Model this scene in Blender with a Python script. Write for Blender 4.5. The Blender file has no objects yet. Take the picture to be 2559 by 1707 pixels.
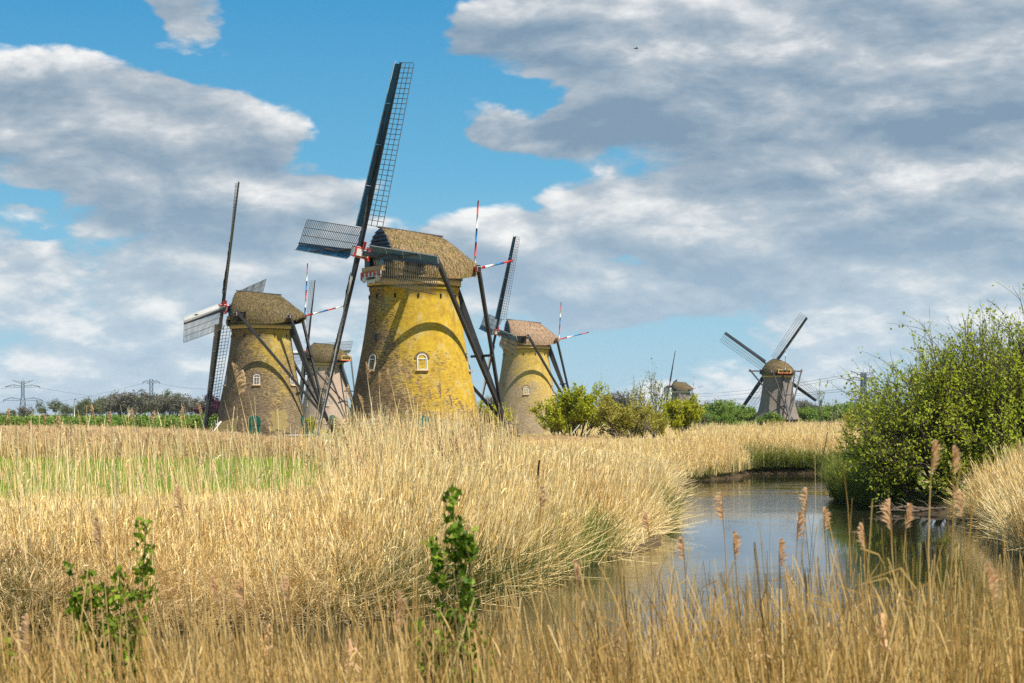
import bpy, math, random
import numpy as np
from mathutils import Matrix, Vector, Euler
R = math.radians
SC = bpy.context.scene
COL = SC.collection
rng = np.random.default_rng(7)
random.seed(7)

# ------------------------------------------------------------------ camera, light, exposure
CAM_Z, F_PX, HOR = 3.6, 5000.0, 1035.0          # eye height; focal length in pixels of the 2559 px frame
cam_d = bpy.data.cameras.new('camera')
cam = bpy.data.objects.new('camera', cam_d); COL.objects.link(cam)
cam.location = (0, 0, CAM_Z); cam.rotation_euler = (R(90), 0, 0)
cam_d.sensor_width = 36.0; cam_d.lens = F_PX / 2559 * 36
cam_d.shift_y = (HOR - 853.5) / 2559
cam_d.clip_start = 0.1; cam_d.clip_end = 30000
cam_d.dof.use_dof = True; cam_d.dof.focus_distance = 95; cam_d.dof.aperture_fstop = 8.0
SC.camera = cam
SC.view_settings.view_transform = 'Standard'; SC.view_settings.look = 'None'
SC.view_settings.exposure = 0.6; SC.view_settings.gamma = 1.0
SC.view_settings.use_curve_mapping = False
SC.render.engine = 'CYCLES'
SC.cycles.use_denoising = False
SC.cycles.max_bounces = 6; SC.cycles.diffuse_bounces = 3; SC.cycles.transparent_max_bounces = 6
SC.cycles.caustics_reflective = False; SC.cycles.caustics_refractive = False
SC.cycles.sample_clamp_indirect = 6.0
SC.render.film_transparent = False

SUN_AZ, SUN_EL = R(124), R(56)                  # azimuth clockwise from the view direction
sun_dir = Vector((math.sin(SUN_AZ) * math.cos(SUN_EL), math.cos(SUN_AZ) * math.cos(SUN_EL), math.sin(SUN_EL)))
sl = bpy.data.lights.new('sun', 'SUN'); sl.energy = 5.0; sl.angle = R(0.5); sl.color = (1.0, 0.93, 0.82)
so = bpy.data.objects.new('sun', sl); COL.objects.link(so)
so.rotation_euler = sun_dir.to_track_quat('Z', 'Y').to_euler(); so.location = (60, -60, 80)

# ------------------------------------------------------------------ node helper
class NT:
    def __init__(s, tree): s.t = tree; s.n = tree.nodes; s.l = tree.links
    def set(s, sock, v):
        if v is None: return
        if isinstance(v, bpy.types.NodeSocket): s.l.new(v, sock)
        else:
            if sock.type == 'RGBA' and len(v) == 3: v = (*v, 1.0)
            sock.default_value = v
    def node(s, typ, **kw):
        n = s.n.new(typ)
        for k, v in kw.items(): setattr(n, k, v)
        return n
    def m(s, op, a, b=None, c=None, clamp=False):
        n = s.node('ShaderNodeMath', operation=op); n.use_clamp = clamp
        for i, v in enumerate((a, b, c)): s.set(n.inputs[i], v)
        return n.outputs[0]
    def vm(s, op, a, b=None, sc=None):
        n = s.node('ShaderNodeVectorMath', operation=op)
        s.set(n.inputs[0], a); s.set(n.inputs[1], b)
        if sc is not None: s.set(n.inputs['Scale'], sc)
        return n.outputs['Value'] if op in ('DOT_PRODUCT', 'LENGTH') else n.outputs[0]
    def mix(s, f, a, b, blend='MIX'):
        n = s.node('ShaderNodeMix', data_type='RGBA', blend_type=blend); n.clamp_factor = True
        s.set(n.inputs[0], f); s.set(n.inputs[6], a); s.set(n.inputs[7], b)
        return n.outputs[2]
    def noise(s, vec, scale, detail=4, rough=0.5, out=0, dist=0.0):
        n = s.node('ShaderNodeTexNoise'); s.set(n.inputs['Vector'], vec)
        n.inputs['Scale'].default_value = scale; n.inputs['Detail'].default_value = detail
        n.inputs['Roughness'].default_value = rough; n.inputs['Distortion'].default_value = dist
        return n.outputs[out]
    def ss(s, x, a, b):
        n = s.node('ShaderNodeMapRange', interpolation_type='SMOOTHSTEP')
        s.set(n.inputs[0], x); n.inputs[1].default_value = a; n.inputs[2].default_value = b
        return n.outputs[0]
    def ramp(s, f, stops, interp='LINEAR'):
        n = s.node('ShaderNodeValToRGB'); cr = n.color_ramp; cr.interpolation = interp
        while len(cr.elements) < len(stops): cr.elements.new(0.5)
        for e, (p, c) in zip(cr.elements, stops): e.position = p; e.color = (*c, 1.0)
        s.set(n.inputs[0], f); return n.outputs[0]
    def mapping(s, vec, scale=(1, 1, 1), loc=(0, 0, 0), rot=(0, 0, 0)):
        n = s.node('ShaderNodeMapping'); s.set(n.inputs[0], vec)
        n.inputs['Scale'].default_value = scale; n.inputs['Location'].default_value = loc; n.inputs['Rotation'].default_value = rot
        return n.outputs[0]
    def coord(s, which='Object'): return s.node('ShaderNodeTexCoord').outputs[which]
    def bump(s, h, strength=0.5, dist=0.02):
        n = s.node('ShaderNodeBump'); n.inputs['Strength'].default_value = strength; n.inputs['Distance'].default_value = dist
        s.set(n.inputs['Height'], h); return n.outputs[0]

# ------------------------------------------------------------------ sky: Nishita behind procedural clouds
world = bpy.data.worlds.new('World'); SC.world = world; world.use_nodes = True
world.cycles.sampling_method = 'MANUAL'; world.cycles.sample_map_resolution = 256
wt = NT(world.node_tree); wt.n.clear()
SKY_K = 0.10
sky = wt.node('ShaderNodeTexSky', sky_type='NISHITA')
sky.sun_disc = False; sky.sun_elevation = SUN_EL; sky.sun_rotation = SUN_AZ
sky.altitude = 0; sky.air_density = 1.0; sky.dust_density = 0.3; sky.ozone_density = 2.0
D0 = wt.coord('Generated')
# cloud banks of this sky: (azimuth, elevation) placed in degrees through the 2351 px view of it
K = 2559 / 2351
def ang(px, py):
    x = (px * K - 1279.5) / F_PX; y = (HOR - py * K) / F_PX
    return math.degrees(math.atan(x)), math.degrees(math.atan(y / math.hypot(1, x)))
BLOBS = [  # px, py, rx, ry (in that view), weight
    (250, 280, 330, 95, 1.0), (540, 340, 160, 65, .9), (120, 190, 100, 45, .5), (390, 225, 120, 40, .5), (100, 390, 300, 80, .5),
    (410, 55, 125, 65, 1.6), (480, 170, 140, 20, -.8), (320, 20, 90, 45, 1.0), (2200, 10, 300, 60, .6),
    (420, 510, 420, 60, .75), (790, 440, 110, 50, .8), (250, 640, 460, 80, .35), (620, 620, 300, 90, .35), (150, 760, 400, 90, .2),
    (1450, 30, 420, 80, .9), (1950, 130, 520, 130, 1.0), (1600, 165, 230, 50, .7), (1150, 50, 110, 50, .5), (1080, 130, 90, 25, .6),
    (1400, 285, 190, 60, .9), (1750, 420, 430, 130, .9), (2250, 400, 350, 220, .9), (1380, 480, 230, 60, .8), (1180, 320, 120, 26, 1.0), (1650, 560, 360, 70, .5),
    (2150, 660, 380, 80, .22), (1150, 580, 140, 50, .9), (1300, 690, 100, 45, 1.4), (1490, 690, 140, 45, 1.4), (750, 630, 90, 45, .7), (370, 700, 80, 40, 1.0), (2100, 720, 400, 40, .15), (1750, 640, 160, 26, -.45), (1835, 655, 40, 16, .9), (30, 600, 120, 40, .5),
    (1800, 262, 420, 14, -.2), (300, 465, 200, 12, -.2), (350, 585, 250, 14, -.2), (420, 440, 330, 40, .4), (2000, 590, 300, 16, -.3),
    (820, 180, 170, 150, -1.7), (930, 300, 90, 140, -1.0), (960, 60, 70, 100, -1.2), (1260, 225, 120, 26, -1.5), (60, 40, 190, 60, -1.6), (640, 60, 120, 120, -1.4), (250, 90, 80, 40, -.9),
    (40, 468, 60, 16, -1.3), (60, 548, 70, 15, -.8), (1120, 425, 110, 32, -1.4), (1010, 430, 90, 70, -.9), (1480, 622, 150, 20, -1.0), (1230, 480, 70, 20, -.8), (780, 330, 70, 50, -.8)]
def density(vec, u, v):
    warp = wt.noise(wt.mapping(vec, (9, 9, 17)), 1.0, 5, .55, 1)
    wv = wt.vm('SUBTRACT', warp, (.5, .5, .5))
    p = wt.vm('ADD', vec, wt.vm('MULTIPLY', wv, (.05, .05, .022)))
    n1 = wt.noise(wt.mapping(p, (9, 9, 22), (3.1, 1.7, .4)), 1.0, 11, .57)
    n2 = wt.noise(wt.mapping(p, (3.2, 3.2, 9), (.3, 4.2, 7.7)), 1.0, 3, .5)
    uv = wt.node('ShaderNodeCombineXYZ'); wt.set(uv.inputs[0], u); wt.set(uv.inputs[1], v)
    q = wt.vm('ADD', uv.outputs[0], wt.vm('MULTIPLY', wv, (6.0, 2.6, 0)))
    acc = wt.m('MULTIPLY_ADD', n1, 4.2, -2.1 - .16)
    acc = wt.m('MULTIPLY_ADD', n2, 1.2, wt.m('ADD', acc, -.6))
    sz = wt.node('ShaderNodeSeparateXYZ'); wt.set(sz.inputs[0], vec)
    nz_ = acc
    acc = wt.m('MULTIPLY_ADD', wt.m('SUBTRACT', 1.0, wt.ss(sz.outputs[2], .06, .13)), .40, acc)
    for px, py, rx, ry, w in BLOBS:
        cu, cv = ang(px, py); k = math.degrees(K / F_PX)
        d = wt.vm('MULTIPLY', wt.vm('SUBTRACT', q, (cu, cv, 0)), (1 / (rx * k), 1 / (ry * k), 0))
        g = wt.m('POWER', math.exp(-.8), wt.vm('DOT_PRODUCT', d, d))
        acc = wt.m('MULTIPLY_ADD', g, w, acc)
    return acc, nz_
def uv_of(vec):
    s = wt.node('ShaderNodeSeparateXYZ'); wt.set(s.inputs[0], vec)
    u = wt.m('MULTIPLY', wt.m('ARCTAN2', s.outputs[0], s.outputs[1]), 57.2958)
    v = wt.m('MULTIPLY', wt.m('ARCSINE', s.outputs[2]), 57.2958)
    return u, v, s.outputs[2]
u0, v0, z0 = uv_of(D0)
d0, e0 = density(D0, u0, v0)
D1 = wt.vm('ADD', D0, (.007, 0, .0095)); u1, v1, _ = uv_of(D1)
d1, e1 = density(D1, u1, v1)
alpha = wt.ss(d0, -.05, .40)
grad = wt.m('MULTIPLY_ADD', wt.m('SUBTRACT', e0, e1), 1.05, wt.m('MULTIPLY', wt.m('SUBTRACT', d0, d1), .34))
thick = wt.ss(d0, .2, 1.7)
lit = wt.m('MULTIPLY_ADD', grad, .62, wt.m('MULTIPLY_ADD', thick, -.18, .46), clamp=True)
g_hi = wt.ramp(lit, [(0, (.225, .325, .435)), (.3, (.33, .42, .51)), (.55, (.47, .53, .59)), (.8, (.72, .745, .765)), (1, (.92, .92, .91))])
low = wt.ss(z0, .0, .14)                                     # lower clouds are paler, seen through more air
g_lo = wt.ramp(lit, [(0, (.44, .58, .71)), (.45, (.57, .69, .78)), (.7, (.82, .87, .89)), (1, (1.0, 1.0, .98))])
cl = wt.mix(low, g_lo, g_hi)
cl = wt.vm('SCALE', cl, sc=1 / SKY_K)
blue = wt.ramp(wt.m('MULTIPLY', z0, 2.0), [(0, (.45, .66, .79)), (.12, (.28, .57, .75)), (.24, (.13, .45, .71)), (.42, (.045, .315, .62)), (1, (.03, .2, .50))])
skyc = wt.mix(.92, sky.outputs[0], wt.vm('SCALE', blue, sc=1 / SKY_K))
fin = wt.vm('SCALE', wt.mix(wt.m('MULTIPLY', alpha, .97), skyc, cl), sc=2 ** -.6 * 1.02)
bg = wt.node('ShaderNodeBackground'); wt.set(bg.inputs[0], fin); bg.inputs[1].default_value = SKY_K
wt.l.new(bg.outputs[0], wt.node('ShaderNodeOutputWorld').inputs[0])

# ------------------------------------------------------------------ object helpers
def tag(o, label=None, cat=None, group=None, kind=None):
    if label: o['label'] = label
    if cat: o['category'] = cat
    if group: o['group'] = group
    if kind: o['kind'] = kind
    return o
def empty(name, loc=(0, 0, 0), rz=0.0):
    o = bpy.data.objects.new(name, None); COL.objects.link(o)
    o.location = loc; o.rotation_euler = (0, 0, rz); o.empty_display_size = .5
    return o
def link(name, me, parent=None, mtx=None):
    o = bpy.data.objects.new(name, me); COL.objects.link(o)
    if parent: o.parent = parent
    if mtx is not None: o.matrix_local = mtx
    return o
def V(*a): return Vector(a)
class MB:
    """collects shapes into one mesh"""
    def __init__(s): s.v = []; s.f = []; s.mi = []; s.uv = {}; s.sm = set()
    def add(s, vs, fs, mi=0, smooth=False):
        b = len(s.v); s.v += [tuple(p) for p in vs]
        for f in fs:
            if smooth: s.sm.add(len(s.f))
            s.f.append(tuple(b + i for i in f)); s.mi.append(mi)
    def hexa(s, p, mi=0, mis=None):
        """eight corners: bottom ring then top ring"""
        b = len(s.v); s.v += [tuple(q) for q in p]
        for k, f in enumerate(((3, 2, 1, 0), (4, 5, 6, 7), (0, 1, 5, 4), (1, 2, 6, 5), (2, 3, 7, 6), (3, 0, 4, 7))):
            s.f.append(tuple(b + i for i in f)); s.mi.append(mis[k] if mis else mi)
    def box(s, c, size, mi=0, rot=None):
        hx, hy, hz = (q / 2 for q in size); c = Vector(c)
        p = [Vector(q) for q in ((-hx, -hy, -hz), (hx, -hy, -hz), (hx, hy, -hz), (-hx, hy, -hz), (-hx, -hy, hz), (hx, -hy, hz), (hx, hy, hz), (-hx, hy, hz))]
        if rot is not None: p = [rot @ q for q in p]
        s.hexa([c + q for q in p], mi)
    def beam(s, p0, p1, w, h=None, w1=None, h1=None, mi=0, up=(0, 0, 1)):
        p0, p1 = Vector(p0), Vector(p1); h = h or w; w1 = w1 or w; h1 = h1 or h
        d = (p1 - p0).normalized(); up = Vector(up)
        if abs(d.dot(up)) > .98: up = Vector((1, 0, 0))
        sx = d.cross(up).normalized(); sy = sx.cross(d).normalized()
        q = []
        for p, a, b in ((p0, w, h), (p1, w1, h1)):
            q += [p - sx * a / 2 - sy * b / 2, p + sx * a / 2 - sy * b / 2, p + sx * a / 2 + sy * b / 2, p - sx * a / 2 + sy * b / 2]
        s.hexa(q, mi)
    def tube(s, pts, rad, n=8, mi=0, cap=True, smooth=True):
        pts = [Vector(p) for p in pts]
        rad = rad if hasattr(rad, '__len__') else [rad] * len(pts)
        b = len(s.v); ref = Vector((.13, .21, .97))
        for i, p in enumerate(pts):
            d = (pts[min(i + 1, len(pts) - 1)] - pts[max(i - 1, 0)]).normalized()
            if abs(d.dot(ref)) > .95: r2 = Vector((1, 0, .1))
            else: r2 = ref
            ax = d.cross(r2).normalized(); ay = d.cross(ax)
            for k in range(n):
                a = 2 * math.pi * k / n
                s.v.append(tuple(p + (ax * math.cos(a) + ay * math.sin(a)) * rad[i]))
        for i in range(len(pts) - 1):
            for k in range(n):
                k2 = (k + 1) % n
                if smooth: s.sm.add(len(s.f))
                s.f.append((b + i * n + k, b + i * n + k2, b + (i + 1) * n + k2, b + (i + 1) * n + k)); s.mi.append(mi)
        if cap:
            s.f.append(tuple(b + k for k in range(n))); s.mi.append(mi)
            s.f.append(tuple(b + (len(pts) - 1) * n + k for k in reversed(range(n)))); s.mi.append(mi)
    def lathe(s, prof, n=48, mi=0, smooth=True, uvw=None):
        b = len(s.v)
        for r, z in prof:
            for k in range(n):
                a = 2 * math.pi * k / n; s.v.append((r * math.cos(a), r * math.sin(a), z))
        for i in range(len(prof) - 1):
            for k in range(n):
                k2 = (k + 1) % n; fi = len(s.f)
                if smooth: s.sm.add(fi)
                s.f.append((b + i * n + k, b + i * n + k2, b + (i + 1) * n + k2, b + (i + 1) * n + k)); s.mi.append(mi)
                if uvw:
                    s.uv[fi] = [(k / n * uvw, prof[i][1]), ((k + 1) / n * uvw, prof[i][1]), ((k + 1) / n * uvw, prof[i + 1][1]), (k / n * uvw, prof[i + 1][1])]
    def grid(s, rows, mi=0, smooth=True, closed=False):
        b = len(s.v); n = len(rows[0])
        for r in rows: s.v += [tuple(p) for p in r]
        for i in range(len(rows) - 1):
            for k in range(n if closed else n - 1):
                k2 = (k + 1) % n
                if smooth: s.sm.add(len(s.f))
                s.f.append((b + i * n + k, b + i * n + k2, b + (i + 1) * n + k2, b + (i + 1) * n + k)); s.mi.append(mi)
    def mesh(s, name, mats):
        me = bpy.data.meshes.new(name); me.from_pydata(s.v, [], s.f)
        for m in (mats if isinstance(mats, (list, tuple)) else [mats]): me.materials.append(m)
        me.polygons.foreach_set('material_index', s.mi)
        me.polygons.foreach_set('use_smooth', [i in s.sm for i in range(len(s.f))])
        if s.uv:
            l = me.uv_layers.new(name='UVMap')
            for fi, c in s.uv.items():
                for li, q in zip(me.polygons[fi].loop_indices, c): l.data[li].uv = q
        me.update(); return me
    def obj(s, name, mats, parent=None, mtx=None): return link(name, s.mesh(name, mats), parent, mtx)
def np_mesh(name, v, f, mats, mi=None):
    v = np.asarray(v, np.float32); f = np.asarray(f, np.int32); me = bpy.data.meshes.new(name)
    k = f.shape[1]
    me.vertices.add(len(v)); me.vertices.foreach_set('co', v.ravel())
    me.loops.add(f.size); me.loops.foreach_set('vertex_index', f.ravel())
    me.polygons.add(len(f)); me.polygons.foreach_set('loop_start', np.arange(0, f.size, k, dtype=np.int32))
    for m in (mats if isinstance(mats, (list, tuple)) else [mats]): me.materials.append(m)
    if mi is not None: me.polygons.foreach_set('material_index', np.asarray(mi, np.int32))
    me.update(calc_edges=True); me.validate(); return me

# ------------------------------------------------------------------ materials
def new_mat(name):
    m = bpy.data.materials.new(name); m.use_nodes = True
    t = NT(m.node_tree); t.n.clear(); out = t.node('ShaderNodeOutputMaterial')
    return m, t, out
def principled(t, out, col, rough=.7, normal=None, spec=.3, metallic=0.0):
    b = t.node('ShaderNodeBsdfPrincipled'); t.set(b.inputs['Base Color'], col); t.set(b.inputs['Roughness'], rough)
    b.inputs['Specular IOR Level'].default_value = spec; b.inputs['Metallic'].default_value = metallic
    if normal is not None: t.set(b.inputs['Normal'], normal)
    t.l.new(b.outputs[0], out.inputs[0]); return b
def paint(name, col, rough=.55, var=.18, scale=6.0, dirt=(.10, .09, .07), dirt_amt=.25):
    m, t, out = new_mat(name); c = t.coord('Object')
    n = t.noise(c, scale, 5, .6); n2 = t.noise(t.mapping(c, (1, 1, .35)), scale * .35, 4, .6)
    col2 = t.mix(t.m('MULTIPLY', t.ss(n, .35, .75), var * 2), col, tuple(q * .6 for q in col))
    col2 = t.mix(t.m('MULTIPLY', t.ss(n2, .5, .75), dirt_amt), col2, dirt)
    principled(t, out, col2, rough, t.bump(n, .25, .01)); return m
M = {}
M['white'] = paint('white_paint', (.74, .74, .70))
M['red'] = paint('red_paint', (.55, .035, .025), dirt_amt=.12)
M['blue'] = paint('blue_paint', (.02, .16, .42), dirt_amt=.1)
M['black'] = paint('tarred_wood', (.028, .028, .032), .5, dirt=(.12, .11, .10))
M['greywood'] = paint('weathered_wood', (.085, .082, .085), .6, var=.3, dirt=(.2, .19, .17))
M['cream'] = paint('cream_paint', (.62, .40, .14), dirt_amt=.15)
M['tan'] = paint('tan_paint', (.55, .36, .16), dirt_amt=.1)
M['green'] = paint('green_paint', (.006, .085, .055), .4, dirt_amt=.1)
M['board_front'] = paint('blue_grey_boards', (.012, .075, .125), .5, scale=2.0, dirt_amt=.15)
M['board_back'] = paint('pale_grey_boards', (.50, .50, .49), .6, scale=3.0)
M['board_dark'] = paint('dark_boards', (.022, .03, .045), .5)
M['bar'] = paint('lattice_wood', (.125, .108, .075), .65, var=.3, dirt=(.07, .06, .05), dirt_amt=.35)
M['bar_dark'] = paint('dark_lattice_wood', (.05, .055, .06), .6, var=.3)
M['slate'] = paint('slate_blue_planks', (.030, .038, .060), .45, scale=3.0, dirt=(.15, .15, .17), dirt_amt=.2)
M['cloth'] = paint('sailcloth', (.07, .055, .045), .8)
M['rope'] = paint('pale_rope', (.55, .50, .42), .8)
M['steel'] = paint('galvanised_steel', (.07, .10, .13), .5, dirt_amt=.05)
M['wire'] = paint('wire', (.09, .12, .15), .5)
M['bark'] = paint('bark', (.075, .058, .043), .85, var=.4, scale=20)
M['dead'] = paint('dead_wood', (.12, .09, .065), .85, var=.4)
M['iron'] = paint('iron', (.03, .03, .03), .4)
M['brick_arch'] = paint('arch_bricks', (.20, .135, .07), .85, var=.5, scale=9)
M['dark'] = paint('gap_shade', (.012, .011, .010), .9)  # near-black colour standing in for the shade inside openings
M['bird'] = paint('bird_feathers', (.02, .02, .022), .7)
def glass_mat():
    m, t, out = new_mat('window_glass'); n = t.noise(t.coord('Object'), 3.0, 2)
    principled(t, out, t.mix(n, (.012, .016, .02), (.05, .06, .065)), .06, None, .8); return m
M['glass'] = glass_mat()
def brick_mat(name, lo, hi, mortar, lichen, amount, lich_dir=(.8, -.6), hmin=-1.0, extra=None):
    """old hand-made brick in uneven courses, grown over with yellow lichen on its weather side"""
    m, t, out = new_mat(name)
    uv = t.node('ShaderNodeUVMap').outputs[0]; oc = t.coord('Object')
    br = t.node('ShaderNodeTexBrick'); t.set(br.inputs['Vector'], uv)
    br.inputs['Scale'].default_value = 1.0; br.inputs['Brick Width'].default_value = .21; br.inputs['Row Height'].default_value = .068
    br.inputs['Mortar Size'].default_value = .008; br.inputs['Mortar Smooth'].default_value = .3; br.inputs['Bias'].default_value = 0
    br.inputs['Color1'].default_value = (0, 0, 0, 1); br.inputs['Color2'].default_value = (1, 1, 1, 1); br.inputs['Mortar'].default_value = (.5, .5, .5, 1)
    big = t.noise(oc, .55, 5, .6); med = t.noise(oc, 2.6, 6, .65); fine = t.noise(t.mapping(oc, (1, 1, 2.6)), 9.0, 5, .7)
    tone = t.m('ADD', t.m('MULTIPLY', br.outputs[0], .45), t.m('MULTIPLY', t.ss(t.noise(t.mapping(oc, (4, 4, 15)), 1.0, 4, .7), .3, .7), .6))
    col = t.mix(t.ss(tone, .15, .95), lo, hi)
    col = t.mix(t.m('MULTIPLY', br.outputs[1], .6), col, mortar)
    col = t.mix(t.m('MULTIPLY', t.ss(big, .5, .72), .55), col, tuple(q * .5 for q in lo))
    # lichen: thick where the wall faces the wet side, breaking up into specks at its rim
    nrm = t.node('ShaderNodeNewGeometry').outputs['Normal']
    fac = t.vm('DOT_PRODUCT', nrm, (lich_dir[0], lich_dir[1], 0))
    sp = t.node('ShaderNodeSeparateXYZ'); t.set(sp.inputs[0], oc)
    zz = t.m('MULTIPLY', sp.outputs[2], .06)
    fine2 = t.noise(t.mapping(oc, (3.2, 3.2, 11)), 1.0, 6, .72)
    q = t.m('ADD', t.m('MULTIPLY', fac, .50), t.m('ADD', t.m('MULTIPLY', big, 1.0), t.m('ADD', t.m('MULTIPLY', fine, .7), t.m('MULTIPLY', fine2, 1.5))))
    q = t.m('ADD', q, t.m('ADD', t.m('MULTIPLY', med, .7), t.m('ADD', zz, t.m('MULTIPLY', br.outputs[0], .22))))
    lk = t.m('MULTIPLY', t.ss(t.m('ADD', q, amount), 1.85, 2.25), .92)
    lcol = t.mix(t.ss(med, .3, .7), lichen, tuple(min(1, a * b) for a, b in zip(lichen, (.66, .58, .8))))
    lcol = t.mix(t.m('MULTIPLY', t.ss(t.noise(oc, .8, 5, .65), .50, .66), .6), lcol, (.56, .45, .20))
    lcol = t.mix(t.m('MULTIPLY', t.ss(t.noise(t.mapping(oc, (1.6, 1.6, .5)), 1.0, 5, .65), .54, .72), .5), lcol, (.16, .14, .06))
    col = t.mix(lk, col, lcol)
    h = t.m('ADD', t.m('MULTIPLY', br.outputs[1], -1.0), t.m('MULTIPLY', fine, .7))
    principled(t, out, col, .85, t.bump(h, .6, .015), .2); return m
M['brick_gold'] = brick_mat('brick_gold_lichen', (.07, .045, .022), (.34, .22, .10), (.30, .25, .18), (.63, .43, .03), -.60)
M['brick_brown'] = brick_mat('brick_brown', (.055, .038, .022), (.27, .19, .10), (.32, .28, .21), (.52, .38, .06), -.92)
M['brick_pale'] = brick_mat('brick_pale', (.36, .25, .18), (.52, .40, .31), (.48, .41, .34), (.56, .44, .2), -1.9)
M['brick_light'] = brick_mat('brick_light_lichen', (.22, .15, .09), (.44, .33, .20), (.38, .32, .23), (.62, .45, .08), -.72)
M['brick_base'] = brick_mat('brick_base', (.05, .035, .03), (.12, .08, .065), (.13, .11, .09), (.2, .17, .08), -.6)
def thatch_mat(name, a, b, moss, moss_amt, stretch=(1, 1, .25)):
    m, t, out = new_mat(name); oc = t.coord('Object')
    f = t.noise(t.mapping(oc, tuple(14 * q for q in stretch)), 1.0, 6, .7); mid = t.noise(oc, 2.0, 5, .6); lum = t.noise(oc, 6.0, 4, .65)
    col = t.mix(t.ss(t.m('ADD', t.m('MULTIPLY', f, .75), t.m('MULTIPLY', lum, .4)), .42, .72), a, b)
    col = t.mix(t.m('MULTIPLY', t.ss(t.m('ADD', mid, t.m('MULTIPLY', lum, .5)), .92 - moss_amt, 1.06 - moss_amt), .75), col, moss)
    principled(t, out, col, .95, t.bump(t.m('ADD', f, lum), 1.0, .07), .1); return m
M['thatch'] = thatch_mat('thatch_mossy', (.12, .075, .035), (.44, .30, .15), (.17, .14, .035), .22)
M['thatch_dark'] = thatch_mat('thatch_dark', (.06, .04, .022), (.28, .20, .10), (.13, .11, .035), .26)
M['thatch_red'] = thatch_mat('thatch_red', (.20, .125, .075), (.50, .34, .22), (.2, .15, .07), .02)
M['thatch_grey'] = thatch_mat('thatch_grey', (.15, .12, .105), (.30, .25, .215), (.13, .10, .09), .05, (1, 1, .15))

def translucent(name, build, trans=.35, rough=.6, spec=.25):
    """thin plant matter: some of the light comes through"""
    m, t, out = new_mat(name); col = build(t)
    b = t.node('ShaderNodeBsdfPrincipled'); t.set(b.inputs['Base Color'], col); b.inputs['Roughness'].default_value = rough; b.inputs['Specular IOR Level'].default_value = spec
    tr = t.node('ShaderNodeBsdfTranslucent'); t.set(tr.inputs[0], col)
    mx = t.node('ShaderNodeMixShader'); mx.inputs[0].default_value = trans
    t.l.new(b.outputs[0], mx.inputs[1]); t.l.new(tr.outputs[0], mx.inputs[2]); t.l.new(mx.outputs[0], out.inputs[0]); return m
def plant(name, cols, trans=.35, inst=.35):
    """colour from a random number of each leaf or stem and of each clump"""
    def build(t):
        isl = t.node('ShaderNodeNewGeometry').outputs['Random Per Island']
        oi = t.node('ShaderNodeObjectInfo').outputs['Random']
        f = t.m('ADD', t.m('MULTIPLY', isl, 1 - inst), t.m('MULTIPLY', oi, inst))
        n = len(cols); return t.ramp(f, [(i / (n - 1), c) for i, c in enumerate(cols)])
    return translucent(name, build, trans)
M['straw'] = plant('reed_straw', [(.42, .24, .06), (.74, .53, .19), (.86, .67, .30), (.92, .79, .46), (.54, .34, .10)], .18)
M['straw_brown'] = plant('reed_straw_brown', [(.42, .27, .10), (.62, .44, .19), (.74, .55, .27), (.82, .67, .38), (.50, .33, .12)], .3)
M['straw_near'] = plant('reed_straw_near', [(.19, .095, .02), (.42, .25, .065), (.56, .37, .125), (.68, .50, .22), (.30, .16, .035)], .3)
M['plume'] = plant('reed_plume', [(.56, .36, .17), (.68, .48, .26), (.60, .40, .20)], .4)
M['plume_near'] = plant('reed_plume_near', [(.72, .44, .22), (.82, .56, .32), (.76, .50, .27)], .5)
M['grass'] = plant('meadow_grass', [(.13, .24, .01), (.22, .34, .012), (.32, .42, .025), (.17, .28, .012)], .4)
M['sedge'] = plant('sedge', [(.08, .13, .015), (.16, .22, .025), (.32, .33, .07), (.10, .16, .015)], .35)
M['darkgrass'] = plant('bank_grass', [(.035, .06, .012), (.09, .12, .02), (.20, .20, .05)], .3)
M['leaf_willow'] = plant('willow_leaf', [(.29, .36, .016), (.39, .46, .024), (.50, .55, .05), (.33, .41, .02)], .55)
M['leaf_yellow'] = plant('yellow_green_leaf', [(.31, .36, .012), (.44, .46, .018), (.54, .52, .035), (.36, .38, .014)], .5)
M['leaf_olive'] = plant('olive_leaf', [(.30, .31, .03), (.42, .39, .05), (.50, .43, .10), (.34, .32, .04)], .5)
M['leaf_mid'] = plant('mid_green_leaf', [(.10, .19, .02), (.17, .28, .035), (.24, .33, .05), (.13, .22, .03)], .4)
M['leaf_far'] = plant('far_tree_leaf', [(.10, .13, .055), (.15, .18, .075), (.18, .19, .085), (.12, .14, .06)], .35)
M['leaf_bare'] = plant('bare_twig', [(.13, .125, .095), (.18, .165, .12), (.21, .19, .13)], .2)
M['leaf_purple'] = plant('purple_leaf', [(.05, .012, .03), (.085, .02, .05), (.11, .03, .06)], .3)
M['leaf_shoot'] = plant('shoot_leaf', [(.05, .12, .008), (.13, .24, .012), (.32, .44, .03), (.08, .16, .01)], .45)
M['leaf_pale'] = plant('pale_leaf', [(.20, .25, .10), (.28, .33, .13), (.34, .37, .18)], .4)
M['flower'] = plant('yellow_flower', [(.65, .48, .02), (.72, .58, .05)], .3)

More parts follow.
